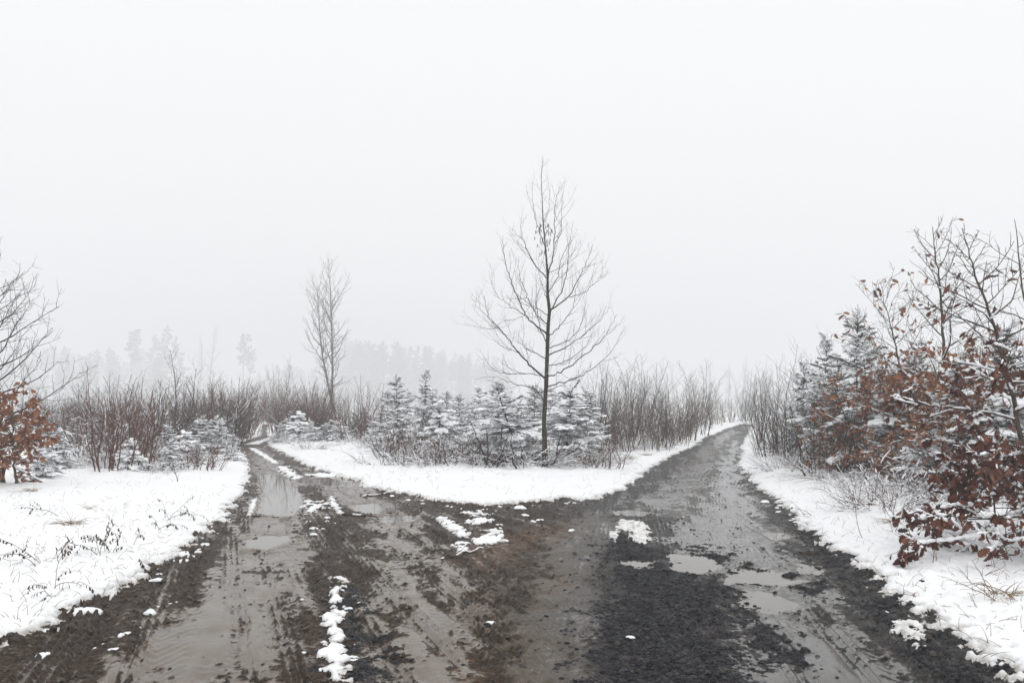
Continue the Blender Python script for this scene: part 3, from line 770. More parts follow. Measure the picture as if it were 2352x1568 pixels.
# --- left clearing
for px, by_, ty, k, lab in [(300, 1098, 1028, 4, "little dark spruce at the foot of the multi-stemmed left shrub"), (382, 1092, 1020, 2, "dark bushy little spruce right of the multi-stemmed left shrub"), (432, 1066, 1000, 4, "small snow-laden spruce near the left track verge behind the sapling stake"),
        (130, 1098, 990, 0, "snowy spruce just right of the brown-leaved shrub on the left"), (92, 1118, 1035, 4, "small spruce at the foot of the brown-leaved shrub on the left"), (505, 1048, 968, 2, "snowy spruce next to the left track before its bend")]:
    spruce(px, by_, ty, k, lab, wide=1.2)
for i in range(34):
    px = 95 + 13.2 * i + R_.uniform(-14, 14); by_ = R_.uniform(1008, 1078)
    spruce(px, by_, by_ - R_.uniform(55, 90), R_.choice([0, 1, 2, 3, 4]), "small snow-covered spruce in the overgrown left clearing", "small spruces in the overgrown left clearing", wide=1.35)
for i in range(9):
    px = 640 + 24 * i + R_.uniform(-8, 8); by_ = R_.uniform(1008, 1030)
    spruce(px, by_, by_ - R_.uniform(40, 70), R_.choice([0, 2, 4]), "low snowy spruce on the clearing around the fog-veiled double-stemmed tree", "low spruces around the double-stemmed tree", wide=1.3)
# --- right of the gravel road
for px, by_, ty, k, wd, lab in [(1966, 1082, 714, 3, 1.0, "tallest spruce right of the gravel road with a long bare leader"), (1884, 1062, 775, 1, 1.0, "slender spruce right of the gravel road, nearest the road bend"), (2012, 1098, 780, 0, 1.15, "spruce behind the brown oak leaves, right beside the tallest roadside spruce"),
        (1928, 1076, 845, 2, 1.3, "bushy low spruce in front of the two slender roadside spruces"), (1845, 1052, 840, 0, 1.0, "short spruce among thin stems by the gravel road bend"), (2085, 1112, 830, 2, 1.2, "dark snowy spruce left of the bare-topped oak stem"), (2235, 1150, 830, 0, 1.3, "dark green spruce behind the trunk of the bare-topped oak"), (1905, 1074, 880, 0, 1.3, "low snowy spruce between the slender roadside spruce and the rust-leaved shrub"), (2055, 1112, 905, 0, 1.4, "snowy young spruce half covered by the rust-leaved shrubs"), (2160, 1140, 930, 2, 1.4, "dark spruce at the foot of the upright oak"), (2330, 1170, 770, 1, 1.4, "spruce at the picture edge behind the leaning oak")]:
    spruce(px, by_, ty, k, lab, wide=wd * 0.76)
for i in range(9):
    px = 1900 + 50 * i + R_.uniform(-15, 15); by_ = R_.uniform(1040, 1062)
    spruce(px, by_, by_ - R_.uniform(170, 260), R_.choice([0, 1, 2, 3]), "snowy spruce deep in the thicket right of the gravel road", "spruces deep in the right thicket", wide=0.8)

# --- thickets of thin stems
TH_R = [shrub_proto(201, 3.0, 14, 0.5, 'redtwig', 0.19, 0.10, 0.014, (0.25, 0.8), depth=2, lean=.2), shrub_proto(202, 3.2, 11, 0.6, 'redtwig', 0.19, 0.10, 0.015, (0.25, 0.8), depth=2, lean=.25), shrub_proto(203, 2.6, 18, 0.6, 'redtwig', 0.19, 0.10, 0.013, depth=2, lean=.2), shrub_proto(204, 2.8, 8, 0.5, 'darkbark', 0.19, 0.12, 0.016, (0.3, 0.9), depth=2, lean=.3)]
TH_G = [shrub_proto(211, 4.0, 9, 0.55, 'greytwig', 0.19, 0.16, 0.013, (0.3, 0.9), depth=2, lean=.13, name="sapling_clump", cat="sapling clump"), shrub_proto(212, 4.4, 6, 0.5, 'greytwig', 0.19, 0.16, 0.016, (0.3, 1.0), depth=2, lean=.15, name="sapling_clump", cat="sapling clump"), shrub_proto(213, 3.6, 12, 0.6, 'greytwig', 0.19, 0.18, 0.012, (0.3, 0.8), depth=2, lean=.13, name="sapling_clump", cat="sapling clump"), shrub_proto(214, 4.2, 5, 0.4, 'darkbark', 0.19, 0.15, 0.016, (0.3, 1.0), depth=2, lean=.15, name="sapling_clump", cat="sapling clump")]
def thicket(n, px0, px1, b0, b1, t0, t1, protos, label, group, wide=1.0):
    for i in range(n):
        px = px0 + (px1 - px0) * (i + R_.random()) / n; by_ = R_.uniform(b0, b1)
        x, y, z, H = by_picture(px, off_road(px, by_), t1 + 12 - (t1 + 12 - t0) * R_.random() ** 2.0 - (22 if R_.random() < 0.14 else 0)); p = R_.choice(protos); s = H / p.h
        r = p.place((x, y, z - 0.02), R_.uniform(0, 6.28), s, label, group); k = max(0.8, min(1.5, 1.7 / s)) * wide * R_.uniform(.8, 1.25)
        r.scale = (s * k, s * k, s)
thicket(46, 1362, 1600, 1004, 1046, 815, 905, TH_G, "thin grey-brown sapling clump in the thicket left of the gravel road", "sapling clumps left of the gravel road")
thicket(14, 1385, 1600, 1015, 1046, 900, 960, TH_G, "short twiggy clump at the front of the thicket left of the gravel road", "short clumps in front of the thicket left of the gravel road", 1.5)
thicket(15, 1580, 1716, 972, 1000, 868, 905, TH_G, "misty sapling clump near the far end of the gravel road", "misty clumps near the far end of the gravel road")
thicket(30, 1722, 1900, 985, 1066, 815, 930, TH_G, "thin stemmed clump on the right verge at the gravel road bend", "thin clumps on the right verge of the gravel road")
thicket(42, 616, 745, 988, 1016, 855, 915, TH_R, "red-brown stem clump between the left track and the double-stemmed tree", "red-brown clumps between track and double-stemmed tree")
thicket(11, 790, 862, 1003, 1022, 885, 930, TH_R, "red-brown stem clump between the double-stemmed tree and the spruces", "red-brown clumps beside the central spruces")
thicket(40, 432, 548, 1012, 1038, 862, 930, TH_R, "red-brown stem clump left of the track bend", "red-brown clumps left of the track bend")
thicket(22, 70, 170, 1000, 1032, 875, 940, TH_R, "red-brown stem clump beyond the brown-leaved shrub on the left", "red-brown clumps at far left")
thicket(30, 190, 350, 1025, 1066, 868, 950, TH_R, "red-brown stem clump around the multi-stemmed left shrub", "red-brown clumps around the left shrub")
thicket(14, 335, 450, 1008, 1035, 900, 955, TH_R, "low red-brown stem clump near the slender left sapling", "low red-brown clumps near the slender left sapling")
thicket(12, 528, 604, 985, 1006, 905, 950, TH_R, "small misty stem clump beside the last bend of the left track", "small misty clumps at the last track bend")
thicket(18, 860, 1380, 1010, 1050, 870, 960, TH_G, "single thin bare sapling among the central spruces", "thin saplings among the central spruces", 0.6)
thicket(30, 1850, 2340, 1055, 1115, 740, 920, TH_G, "thin bare sapling clump in the thicket behind the oaks", "thin saplings behind the oaks", 0.9)

thicket(16, 870, 1240, 1012, 1052, 900, 975, TH_R, "red-brown bare sapling clump standing between the central spruces", "red-brown saplings between the central spruces", 0.7)
thicket(32, 880, 1390, 1058, 1088, 985, 1035, TH_R, "low red-brown twig clump in front of the central spruces", "low red-brown clumps in front of the central spruces", 1.9)
thicket(8, 180, 520, 1068, 1092, 985, 1030, TH_R, "low red-brown twig clump along the front of the left clearing", "low red-brown clumps at the front of the left clearing", 1.7)
thicket(10, 1860, 2200, 1075, 1120, 930, 1010, TH_R, "low red-brown twig clump under the right thicket", "low red-brown clumps under the right thicket", 1.6)
# single shrubs and saplings one can point to
def one(name, label, cat, px, by_, ty, seed, **kw):
    x, y, z, H = by_picture(px, by_, ty)
    p = shrub_proto(seed, H, name=name, cat=cat, **kw); p.place((x, y, z), R_.uniform(0, 6), 1.0, label); return p
one("bare_shrub", "large multi-stemmed bare shrub with snow on its arching branches, left clearing", "shrub", 268, 1098, 852, 301, stems=30, spread=0.7, material='redtwig', tw=0.20, snowy=0.28, r=0.017, up=0.55, lean=0.42, depth=2)
one("slender_sapling", "slender bare sapling rising above the red-brown thicket, left of track", "sapling", 408, 1040, 806, 302, stems=2, spread=0.15, material='darkbark', tw=0.15, snowy=0.25, r=0.030, twig=(0.4, 1.3), depth=2, lean=0.1)
one("slender_sapling", "thin grey sapling in the mist left of the double-stemmed tree", "sapling", 646, 1000, 835, 303, stems=2, spread=0.3, material='greytwig', tw=0.25, snowy=0.2, r=0.035, twig=(0.8, 2.2), depth=2)
one("planted_sapling", "tiny dark sapling alone in the snow of the left verge", "sapling", 406, 1119, 1058, 304, stems=1, spread=0.02, material='darkbark', tw=0.10, snowy=0.1, r=0.012, twig=(0.1, 0.25))
one("bare_shrub", "red-stemmed shrub in front of the left end of the central spruces", "shrub", 930, 1076, 955, 305, stems=22, spread=0.55, material='redtwig', tw=0.14, snowy=0.3, r=0.009, lean=0.3)
one("slender_sapling", "tall thin twin stems at the left edge of the gravel-road thicket", "sapling", 1374, 1040, 838, 306, stems=4, spread=0.3, material='darkbark', tw=0.16, snowy=0.15, r=0.020, twig=(0.4, 1.0), depth=2)
one("slender_sapling", "thin stake-like sapling in the snow left of the bare tree", "sapling", 1085, 1090, 1010, 307, stems=1, spread=0.02, material='darkbark', tw=0.12, snowy=0.1, r=0.010, twig=(0.1, 0.3))

# --- low brush weighed down with snow
BR = [brush_proto(401, 0.75, 0.9, 26, 'redtwig', 0.40, 0.009), brush_proto(402, 0.65, 1.1, 28, 'deadwood', 0.55, 0.011), brush_proto(403, 0.9, 0.8, 24, 'redtwig', 0.32, 0.009)]
def brush(n, px0, px1, b0, b1, h0, h1, label, group):
    for i in range(n):
        px = px0 + (px1 - px0) * (i + R_.random()) / n; x, y, z = spot(px, off_road(px, R_.uniform(b0, b1), 0.8)); p = R_.choice(BR)
        p.place((x, y, z - 0.02), R_.uniform(0, 6.28), R_.uniform(h0, h1) / p.h, label, group)
brush(24, 90, 560, 1040, 1082, 0.4, 0.85, "low snow-covered brush in the left clearing", "low brush in the left clearing")
brush(12, 130, 400, 1085, 1100, 0.3, 0.6, "low brush at the front edge of the left clearing", "low brush at the front of the left clearing")
brush(34, 880, 1400, 1050, 1082, 0.45, 0.85, "low snow-covered brush at the feet of the central spruces", "low brush at the feet of the central spruces")
brush(16, 1390, 1600, 1020, 1052, 0.4, 0.8, "low snowy brush along the verge left of the gravel road", "low brush left of the gravel road")
brush(20, 1730, 2000, 1045, 1105, 0.4, 0.8, "low snowy brush under the stems right of the gravel road", "low brush right of the gravel road")
brush(22, 1980, 2340, 1110, 1200, 0.4, 0.8, "low snowy brush at the feet of the oaks", "low brush under the oaks")
brush(18, 640, 880, 1015, 1042, 0.4, 0.7, "low snowy brush between the left track and the central spruces", "low brush near the double-stemmed tree")
for px, by_, sd, lab in [(1215, 1086, 411, "sprawling pile of snow-dusted cut branches at the bare tree's foot"), (1300, 1076, 412, "flattened brushwood right of the bare tree's foot")]:
    x, y, z = spot(px, by_); p = brush_proto(sd, 1.0, 1.5, 90, 'deadwood', 0.6, 0.009, name="brush_pile", arch=1.6); p.place((x, y, z), 0.4, 0.85, lab)
    p.root.scale = (1.15, 0.9, 0.55)
x, y, z = spot(1965, 1118); p = brush_proto(413, 1.0, 1.6, 60, 'greytwig', 0.35, 0.006, name="brush_pile", arch=1.4); p.place((x, y, z), 0, 0.9, "fan of thin bare twigs lying on the right verge"); p.root.scale = (1.1, .9, .5)

# --- the oaks of the right foreground
def trunk_pts(P, Y, base, bend=0.0):
    q = np.array([at(px, py, Y) for px, py in P]) - np.array(base); q[:, 1] += bend * np.linspace(0, 1, len(q)); q[0, 2] = -0.15
    return q
bx, by_, bz = spot(2186, 1132)
leafy_tree("oak_sapling", "upright young oak with bare top and brown leaves below, right verge", "oak tree", (bx, by_, bz), 0, 501, 5, trunk_pts([(2186, 1132), (2184, 1040), (2188, 960), (2172, 870), (2165, 760), (2160, 660), (2148, 590), (2142, 520)], by_, (bx, by_, bz)), 0.060, 30,
    lambda f: 1.9 * (1 - f) ** 0.6 + 0.12, lambda f, p: (1.0 if f < 0.42 else 0.25 if f < 0.55 else 0.02), 'leaves', 0.125, 0.017, 0.17, (0.05, 1.0), 0.55, 0.16)
bx, by_, bz = spot(2080, 1118)
leafy_tree("oak_sapling", "leaning oak shoots left of the upright oak, hung with brown leaves", "oak tree", (bx, by_, bz), 0, 502, 4, trunk_pts([(2120, 1118), (2090, 960), (2070, 860), (2045, 740), (2020, 660)], by_, (bx, by_, bz)), 0.035, 30,
    lambda f: 1.7 * (1 - f) ** 0.6 + 0.3, lambda f, p: (1.2 if f < 0.55 else 0.05), 'leaves', 0.12, 0.017, 0.17, (0.0, 0.9), 0.4, 0.12)
bx, by_, bz = spot(2372, 1262)
leafy_tree("oak_sapling", "near leaning oak at the right edge with dark wet leaves and thick snow", "oak tree", (bx, by_, bz), 0, 503, 4, trunk_pts([(2372, 1262), (2362, 1100), (2345, 940), (2318, 810), (2290, 700), (2262, 610), (2241, 512)], by_, (bx, by_, bz), 0.3), 0.042, 34,
    lambda f: 1.8 * (1 - f) ** 0.9 + 0.10, lambda f, p: (0.8 if f < 0.55 else 0.02), 'darkleaves', 0.105, 0.022, 0.13, (-0.15, 0.9), 0.12, 0.05, snowp=0.75)
bx, by_, bz = spot(2300, 1305)
leafy_tree("oak_sapling", "low dark-leaved oak bush half buried in snow, lower right", "oak tree", (bx, by_, bz), 0, 504, 1.0, None, 0.020, 26,
    lambda f: 1.15 * (1 - f) + 0.25, lambda f, p: 0.65, 'darkleaves', 0.105, 0.025, 0.12, (-0.1, 0.5), 0.05, 0.10, snowp=0.75)
bx, by_, bz = spot(2440, 1180)
leafy_tree("oak_sapling", "tall oak beyond the right picture edge reaching twigs into the view", "oak tree", (bx, by_, bz), 0, 505, 4.6, None, 0.05, 11,
    lambda f: 1.6 * (1 - f) ** 0.5 + 0.3, lambda f, p: (0.6 if f < 0.45 else 0.0), 'leaves', 0.11, 0.018, 0.2, (0.0, 0.7), 0.3, 0.1)
for px, by2, ty, sd, mt, lab in [(1950, 1092, 985, 511, 'paleleaves', "pale tan leafy shrub under the roadside spruces, right of the road"), (1975, 1090, 930, 512, 'leaves', "rusty leafy shrub in front of the tallest roadside spruce"), (2255, 1150, 880, 513, 'leaves', "rusty oak shrub between the upright and the leaning oak"),
        (1905, 1072, 1000, 514, 'paleleaves', "small pale leafy shrub at the edge of the right thicket"), (2030, 1100, 880, 515, 'leaves', "brown leafy oak shrub at the left front of the oaks"),
        (1925, 1084, 925, 516, 'leaves', "rust-leaved shrub left of the tallest roadside spruce"), (1880, 1066, 960, 517, 'paleleaves', "pale leafy shrub nearest the road bend in the right thicket"), (2075, 1112, 865, 518, 'leaves', "tall rust-leaved shrub just left of the upright oak"), (2130, 1128, 900, 519, 'leaves', "rust-leaved shrub at the foot of the upright oak"), (2320, 1160, 800, 520, 'leaves', "tall brown-leaved shrub behind the leaning oak")]:
    x, y, z, H = by_picture(px, by2, ty)
    leafy_tree("oak_shrub", lab, "oak shrub", (x, y, z), R_.uniform(0, 6), sd, H, None, 0.022, 24, lambda f: 0.5 * H * (1 - f) ** 0.6 + 0.15, lambda f, p: 0.7, mt, 0.105, 0.018, 0.16, (0.0, 0.7), 0.3, 0.05)

# --- left edge: brown shrub and the bare tree reaching in
bx, by_, bz = spot(38, 1142)
leafy_tree("oak_shrub", "brown-leaved snow-capped oak shrub at the left edge", "oak shrub", (bx, by_, bz), 1.0, 521, 2.3, trunk_pts([(38, 1142), (32, 1040), (28, 960), (32, 895)], by_, (bx, by_, bz)), 0.03, 30,
    lambda f: 0.75 * (1 - f) ** 0.5 + 0.15, lambda f, p: 1.9 if f < .85 else 0.8, 'leaves', 0.10, 0.022, 0.14, (-0.2, 0.5), 0.1, 0.2)
bx, by_, bz = spot(6, 1136)
leafy_tree("bare_tree", "bare tree at the left edge sweeping long branches into the picture", "tree", (bx, by_, bz), 0.3, 522, 5.6, trunk_pts([(6, 1136), (6, 1030), (2, 930), (-8, 830), (-24, 740), (-44, 660), (-60, 600)], by_, (bx, by_, bz)), 0.055, 40,
    lambda f: 1.45 * (1 - f) ** 0.5 + 0.25, lambda f, p: 0, 'leaves', 0.1, 0.006, 0.15, (-0.05, 0.7), 0.75, 0.28, trunk_mat='darkbark', snowp=0.12, bare_twig=0.007)

# ================================================================== TREES IN THE FOG
def big_tree(seed, H, name, label, cat, stems, r0, nb, blen, conifer=False, proto=True, crown_from=0.35, fine=True, wood='farwood'):
    rs = np.random.RandomState(seed); t = thing(name, label, cat); mt = MB(); mb = MB(); nf = MB(); sn = Snow()
    for sx, sy, hh, lean in stems:
        TP = limb((sx, sy, -0.3), (lean, 0.0, 1), H * hh + 0.3, 26, rs, up=0.35, wob=0.035); TR = r0 * hh * (1 - 0.93 * np.linspace(0, 1, len(TP)) ** 0.9); tube(mt, TP, TR, 8)
        for k in range(nb):
            f = crown_from + (0.98 - crown_from) * (k + rs.rand()) / nb; fi = f * 26; i = min(int(fi), 25); p = TP[i] + (TP[i + 1] - TP[i]) * (fi - i)
            a = k * 2.4 + rs.randn() * 0.5; L = blen(f) * (0.6 + 0.7 * rs.rand()); e = (0.05 - 0.3 * (1 - f)) if conifer else (0.25 + 0.75 * f)
            d = (math.cos(a) * math.cos(e), math.sin(a) * math.cos(e), math.sin(e))
            P = limb(p, d, L, 8, rs, up=0.15 if conifer else 0.7, wob=0.10); rb = np.linspace(min(TR[i] * 0.6, 0.02 + L * 0.012), 0.008, len(P)); tube(mb, P, rb, 4)
            if conifer:
                for _ in range(int(L * 34)):
                    s = 0.15 + 0.85 * rs.rand(); j = min(int(s * 8), 7); c = P[j] + (P[j + 1] - P[j]) * (s * 8 - j)
                    q = unit(np.array(d) * 0.6 + rs.randn(3) * 0.55 + np.array((0, 0, -0.25))); l = 0.35 + 0.35 * rs.rand(); sd = unit(np.cross(q, rs.randn(3))) * 0.09
                    nf.add([c, c + q * l * 0.5 + sd, c + q * l, c + q * l * 0.5 - sd], [(0, 1, 2, 3)])
            else: twigs_on(mb, None, P, rb, rs, 0.40, 0.5, 1.7, 0.016, up=0.6, depth=2 if fine else 1, start=0.15)
    mt.build("trunk", wood, t); mb.build("branches", wood, t)
    if conifer: nf.build("foliage", 'needles', t, smooth=False)
    return Proto(t, H)

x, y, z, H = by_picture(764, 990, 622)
p = big_tree(601, H, "tall_tree", "", "tree", [(0.0, 0, 1.0, -0.10), (0.28, 0.2, 0.93, -0.10)], 0.12, 36, lambda f: 0.35 + 1.6 * max(0.0, math.sin(math.pi * min(1, max(0, (f - 0.2) / 0.88)))) ** 0.8 * (1 if int(f * 997) % 3 else 1.5), crown_from=0.20, wood='fogpaled_bark')
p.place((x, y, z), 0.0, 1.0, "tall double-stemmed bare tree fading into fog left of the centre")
DEC = [big_tree(611, 17, "fog_tree", "", "tree", [(0, 0, 1, 0.03)], 0.26, 34, lambda f: 3.6 * (1 - f) ** 0.4, fine=False), big_tree(612, 18, "fog_tree", "", "tree", [(0, 0, 1, -0.02), (0.7, .3, .9, .03)], 0.26, 28, lambda f: 3.4 * (1 - f) ** 0.4, fine=False)]
CON = [big_tree(621, 18, "fog_spruce", "", "spruce tree", [(0, 0, 1, 0)], 0.24, 60, lambda f: 2.7 * (1 - f) ** 0.7 + 0.3, True, crown_from=0.18), big_tree(622, 19, "fog_pine", "", "pine tree", [(0, 0, 1, 0.02)], 0.22, 30, lambda f: 2.3 * (1 - f) ** 0.35 + 0.3, True, crown_from=0.62),
       big_tree(623, 16, "fog_spruce", "", "spruce tree", [(0, 0, 1, 0)], 0.22, 55, lambda f: 2.4 * (1 - f) ** 0.8 + 0.3, True, crown_from=0.10)]
def fog_tree(p, px, Y, ty, label, group=None):
    Y *= 3.7; q = at(px, HOR, Y); z = gz(q[0], q[1]); top = at(px, ty, Y)[2]
    p.place((q[0], q[1], z), R_.uniform(0, 6.28), (top - z) / p.h, label, group)
for p, px, Y, ty, lab in [(CON[1], 300, 112, 752, "pine silhouette at the left of the fog-veiled tree group"), (CON[0], 372, 118, 742, "tallest spruce silhouette inside the fog-veiled tree group"), (CON[2], 418, 122, 770, "spruce silhouette in the middle of the fog-veiled tree group"), (CON[0], 345, 124, 765, "spruce silhouette between pine and tallest spruce in the fog"),
        (DEC[0], 482, 108, 745, "leafless tree silhouette at the right of the fog-veiled group"), (DEC[1], 452, 116, 768, "forked leafless tree silhouette inside the fog-veiled group"), (CON[1], 556, 112, 762, "lone pine with bare trunk and flat crown in the fog"), (CON[1], 572, 128, 800, "thinner pine just behind the lone fog pine"),
        (CON[2], 260, 120, 800, "short spruce silhouette at the outer left of the fog group")]:
    fog_tree(p, px, Y, ty, lab)
for i in range(64):
    px = -60 + 7 * i + R_.uniform(-10, 10); fog_tree(R_.choice(CON + DEC[:1]), px, R_.uniform(100, 165), R_.uniform(790, 855), "dim tree of the fogbound wood beyond the left clearing", "trees of the fogbound left wood")
for i in range(80):
    px = 780 + 5 * i + R_.uniform(-10, 10); fog_tree(R_.choice([CON[0], CON[2], CON[1]]), px, R_.uniform(120, 165), 772 + 60 * (i / 80) + R_.uniform(-10, 30), "dim spruce of the fogbound wood beyond the central spruces", "spruces of the fogbound central wood")
for i in range(24):
    px = 585 + 9 * i + R_.uniform(-8, 8); fog_tree(R_.choice(CON), px, R_.uniform(150, 180), R_.uniform(830, 860), "dim tree of the fogbound wood behind the double-stemmed tree", "trees of the fogbound middle wood")
for i in range(8):
    px = 1560 + 38 * i + R_.uniform(-15, 15); fog_tree(R_.choice(DEC), px, R_.uniform(95, 120), R_.uniform(810, 850), "faint leafless tree in the mist beyond the end of the gravel road", "faint trees beyond the gravel road")

# ================================================================== SMALL THINGS ON SNOW AND ROAD
def snow_patch(label, pts, hmax, seed, material='snow', name="snow_patch", sc=0.10, rag=0.10):
    """a lump of left-over snow: its own relief on its own patch of ground"""
    W_ = world_poly(pts); c = W_.mean(0); lo, hi = W_.min(0) - 0.25, W_.max(0) + 0.25
    st = max(0.011, 0.0011 * math.hypot(*c)); xs = np.arange(lo[0], hi[0], st); ys = np.arange(lo[1], hi[1], st * 1.3); X, Y = np.meshgrid(xs, ys)
    s = sdf(W_, X, Y) + rag * (fbm(X + seed, Y, sc * 2, 3) * 1.2) + 0.05 * fbm(X, Y + seed, sc * 0.6, 2)
    lump = 0.45 + 0.9 * np.abs(fbm(X + 3 * seed, Y, sc * 1.4, 3))
    h = 0.78 * hmax * lump * np.sqrt(np.clip(s / 0.10, 0, 1)) - 0.02 * (s <= 0)
    keep = s > -0.02
    zb = np.array([[zg(a, b_) for a in xs] for b_ in ys])
    k = 2
    for _ in range(k): zb[1:-1, 1:-1] = (zb[:-2, 1:-1] + zb[2:, 1:-1] + zb[1:-1, :-2] + zb[1:-1, 2:] + zb[1:-1, 1:-1]) / 5
    Zp = zb + h; i = np.arange(X.size).reshape(X.shape)
    f = keep[:-1, :-1] & keep[1:, :-1] & keep[:-1, 1:] & keep[1:, 1:]
    q = np.stack([i[:-1, :-1], i[:-1, 1:], i[1:, 1:], i[1:, :-1]], -1)[f]
    if not len(q): return
    used, inv = np.unique(q, return_inverse=True); V = np.stack([X - c[0], Y - c[1], Zp], -1).reshape(-1, 3)[used]
    z0 = float(V[:, 2].min()); V[:, 2] -= z0
    mb = MB(); mb.add(V, inv.reshape(-1, 4)); o = mb.build(name, material, attrs={"thin": (1 - sstep(0.004, 0.022, h)).ravel()[used]}); o.location = (c[0], c[1], z0)
    tag(o, label, "snow patch")
snow_patch("long lumpy ridge of snow on the mud between the two near wheel lanes", [(756, 1352), (782, 1350), (778, 1378), (786, 1400), (788, 1440), (792, 1490), (798, 1512), (772, 1526), (750, 1498), (757, 1460), (750, 1420), (758, 1390)], 0.07, 3, rag=0.13)
snow_patch("small snow heap just beyond the long snow ridge in the mud", [(758, 1328), (780, 1318), (808, 1330), (780, 1340)], 0.05, 5)
snow_patch("broken snow scraps just nearer than the long snow ridge", [(748, 1532), (770, 1522), (795, 1545), (790, 1565), (755, 1555)], 0.04, 6, rag=0.16)
snow_patch("slanting snow strip at the fork, left arm of the broken V", [(1002, 1190), (1020, 1188), (1055, 1205), (1080, 1222), (1078, 1232), (1050, 1225), (1020, 1207)], 0.06, 8)
snow_patch("thick rounded snow slab at the fork, right arm of the broken V", [(1085, 1238), (1105, 1232), (1150, 1228), (1152, 1242), (1115, 1250), (1090, 1248)], 0.075, 9)
snow_patch("flat snow scrap at the fork above the rounded slab", [(1068, 1192), (1090, 1189), (1130, 1190), (1128, 1198), (1080, 1200)], 0.05, 10, rag=0.14)
snow_patch("small snow scrap at the tip of the V, nearest the twigs", [(1048, 1252), (1070, 1245), (1082, 1256), (1060, 1268), (1048, 1262)], 0.05, 11, rag=0.12)
snow_patch("scattered snow scraps below the central snow bank edge", [(1060, 1178), (1090, 1172), (1120, 1180), (1092, 1185)], 0.04, 12, rag=0.2)
snow_patch("snow scrap beside the rounded slab, right of the V", [(1110, 1215), (1145, 1212), (1150, 1222), (1118, 1224)], 0.04, 13, rag=0.14)
snow_patch("thin snow line at the fork pointing to the fallen stick", [(753, 1140), (762, 1137), (790, 1175), (778, 1180), (760, 1160)], 0.05, 14)
snow_patch("narrow snow strip between the left wheel track and its verge", [(578, 1150), (590, 1142), (588, 1165), (576, 1186), (568, 1182)], 0.06, 15, rag=0.05)
snow_patch("slushy grey snow heap on the gravel, right part", [(1448, 1205), (1470, 1196), (1490, 1210), (1485, 1228), (1500, 1246), (1455, 1242)], 0.08, 16, 'slush')
snow_patch("slushy snow wedge on the gravel, left part", [(1425, 1192), (1450, 1196), (1447, 1212), (1425, 1214), (1412, 1245), (1408, 1228)], 0.05, 17, 'slush')
snow_patch("dirty half-melted snow patch at the right road edge", [(2042, 1430), (2075, 1428), (2115, 1450), (2148, 1468), (2110, 1468), (2060, 1448)], 0.05, 18, 'slush', rag=0.13)
snow_patch("small half-melted snow sliver below the dirty patch", [(2088, 1476), (2120, 1478), (2138, 1486), (2110, 1486)], 0.03, 19, 'slush', rag=0.1)
snow_patch("snow strip down the middle of the left track, near the bend", [(570, 1028), (590, 1030), (622, 1050), (640, 1062), (625, 1062), (600, 1047)], 0.06, 20)
snow_patch("snow scraps on the middle of the left track before the puddles", [(640, 1072), (660, 1070), (680, 1090), (690, 1100), (668, 1100)], 0.06, 21, rag=0.2)
snow_patch("far snow strip between the wheel tracks inside the bend", [(560, 1020), (590, 1012), (620, 1004), (622, 1010), (590, 1020)], 0.06, 22)
snow_patch("snow scraps on the left track's centre, beside the brown puddle", [(705, 1148), (735, 1150), (742, 1165), (715, 1180), (702, 1162)], 0.04, 23, rag=0.25)
snow_patch("white snow cover across the far end of the left track", [(598, 975), (604, 962), (618, 962), (620, 975)], 0.10, 24)
snow_patch("thin snow rim above the grey puddle on the left track", [(695, 1088), (740, 1086), (790, 1093), (760, 1094), (712, 1093)], 0.05, 25)

# loose lumps of snow on mud: copies of a few shapes
def lump_proto(seed):
    rs = np.random.RandomState(seed); mb = MB(); n = 22; a = np.linspace(0, 2 * np.pi, n, endpoint=False)
    rings = [(1.0, -0.25), (1.02, 0.12), (0.85, 0.45), (0.5, 0.72), (0.15, 0.82)]
    ph = rs.rand(4) * 6.28; V = []
    for r, z in rings:
        rad = r * (1 + 0.22 * np.sin(2 * a + ph[0]) + 0.16 * np.sin(3 * a + ph[1]) + 0.10 * np.sin(5 * a + ph[2]))
        V += [(x, y, z * (1 + 0.25 * math.sin(2 * q + ph[3]))) for x, y, q in zip(rad * np.cos(a), 0.75 * rad * np.sin(a), a)]
    V.append((0, 0, 0.84)); k = len(rings)
    fq = [(i * n + j, i * n + (j + 1) % n, (i + 1) * n + (j + 1) % n, (i + 1) * n + j) for i in range(k - 1) for j in range(n)]
    ft = [((k - 1) * n + j, (k - 1) * n + (j + 1) % n, k * n) for j in range(n)]
    mb.add(V, fq, ft); o = mb.build("snow_lump", 'snow'); o["category"] = "snow lump"; o["kind"] = "thing"; return Proto(o, 1.0)
LUMP = [lump_proto(s) for s in (1, 2, 3, 4)]
def lump(px, py, size, label, group=None):
    x, y = ground_at(px, py); r = R_.choice(LUMP).place((x, y, zg(x, y)), R_.uniform(0, 6.28), 1, label, group); r.scale = (size, size * R_.uniform(.7, 1.0), size * R_.uniform(0.28, 0.5)); return r
for px, py, s, lab in [(104, 1497, .075, "lone snow lump on the near mud at the lower left corner"), (192, 1402, .12, "big flat snow lump beside the left snow edge"), (345, 1409, .06, "snow lump on the mud verge, largest of the row along the left lane"), (262, 1484, .035, "small snow lump nearest the bottom left, right of the lone lump"),
        (400, 1270, .07, "snow lump on the mud below the left bank's corner"), (1127, 1426, .04, "tiny snow crumb on a mud clod in the lower middle"), (1447, 1460, .035, "snow crumb on the dark gravel near the bottom"), (2038, 1402, .05, "snow lump at the right road edge above the dirty patch"),
        (1240, 1191, .07, "snow lump at the fork, right of the V-shaped snow"), (1160, 1236, .06, "round snow lump at the right end of the thick slab"), (1195, 1170, .10, "flat snow lump just below the central snow bank"), (1757, 1152, .12, "snow lump fallen from the right verge by the gravel road"), (1312, 1217, .05, "small snow lump alone on the orange-brown mud")]:
    lump(px, py, s, lab)
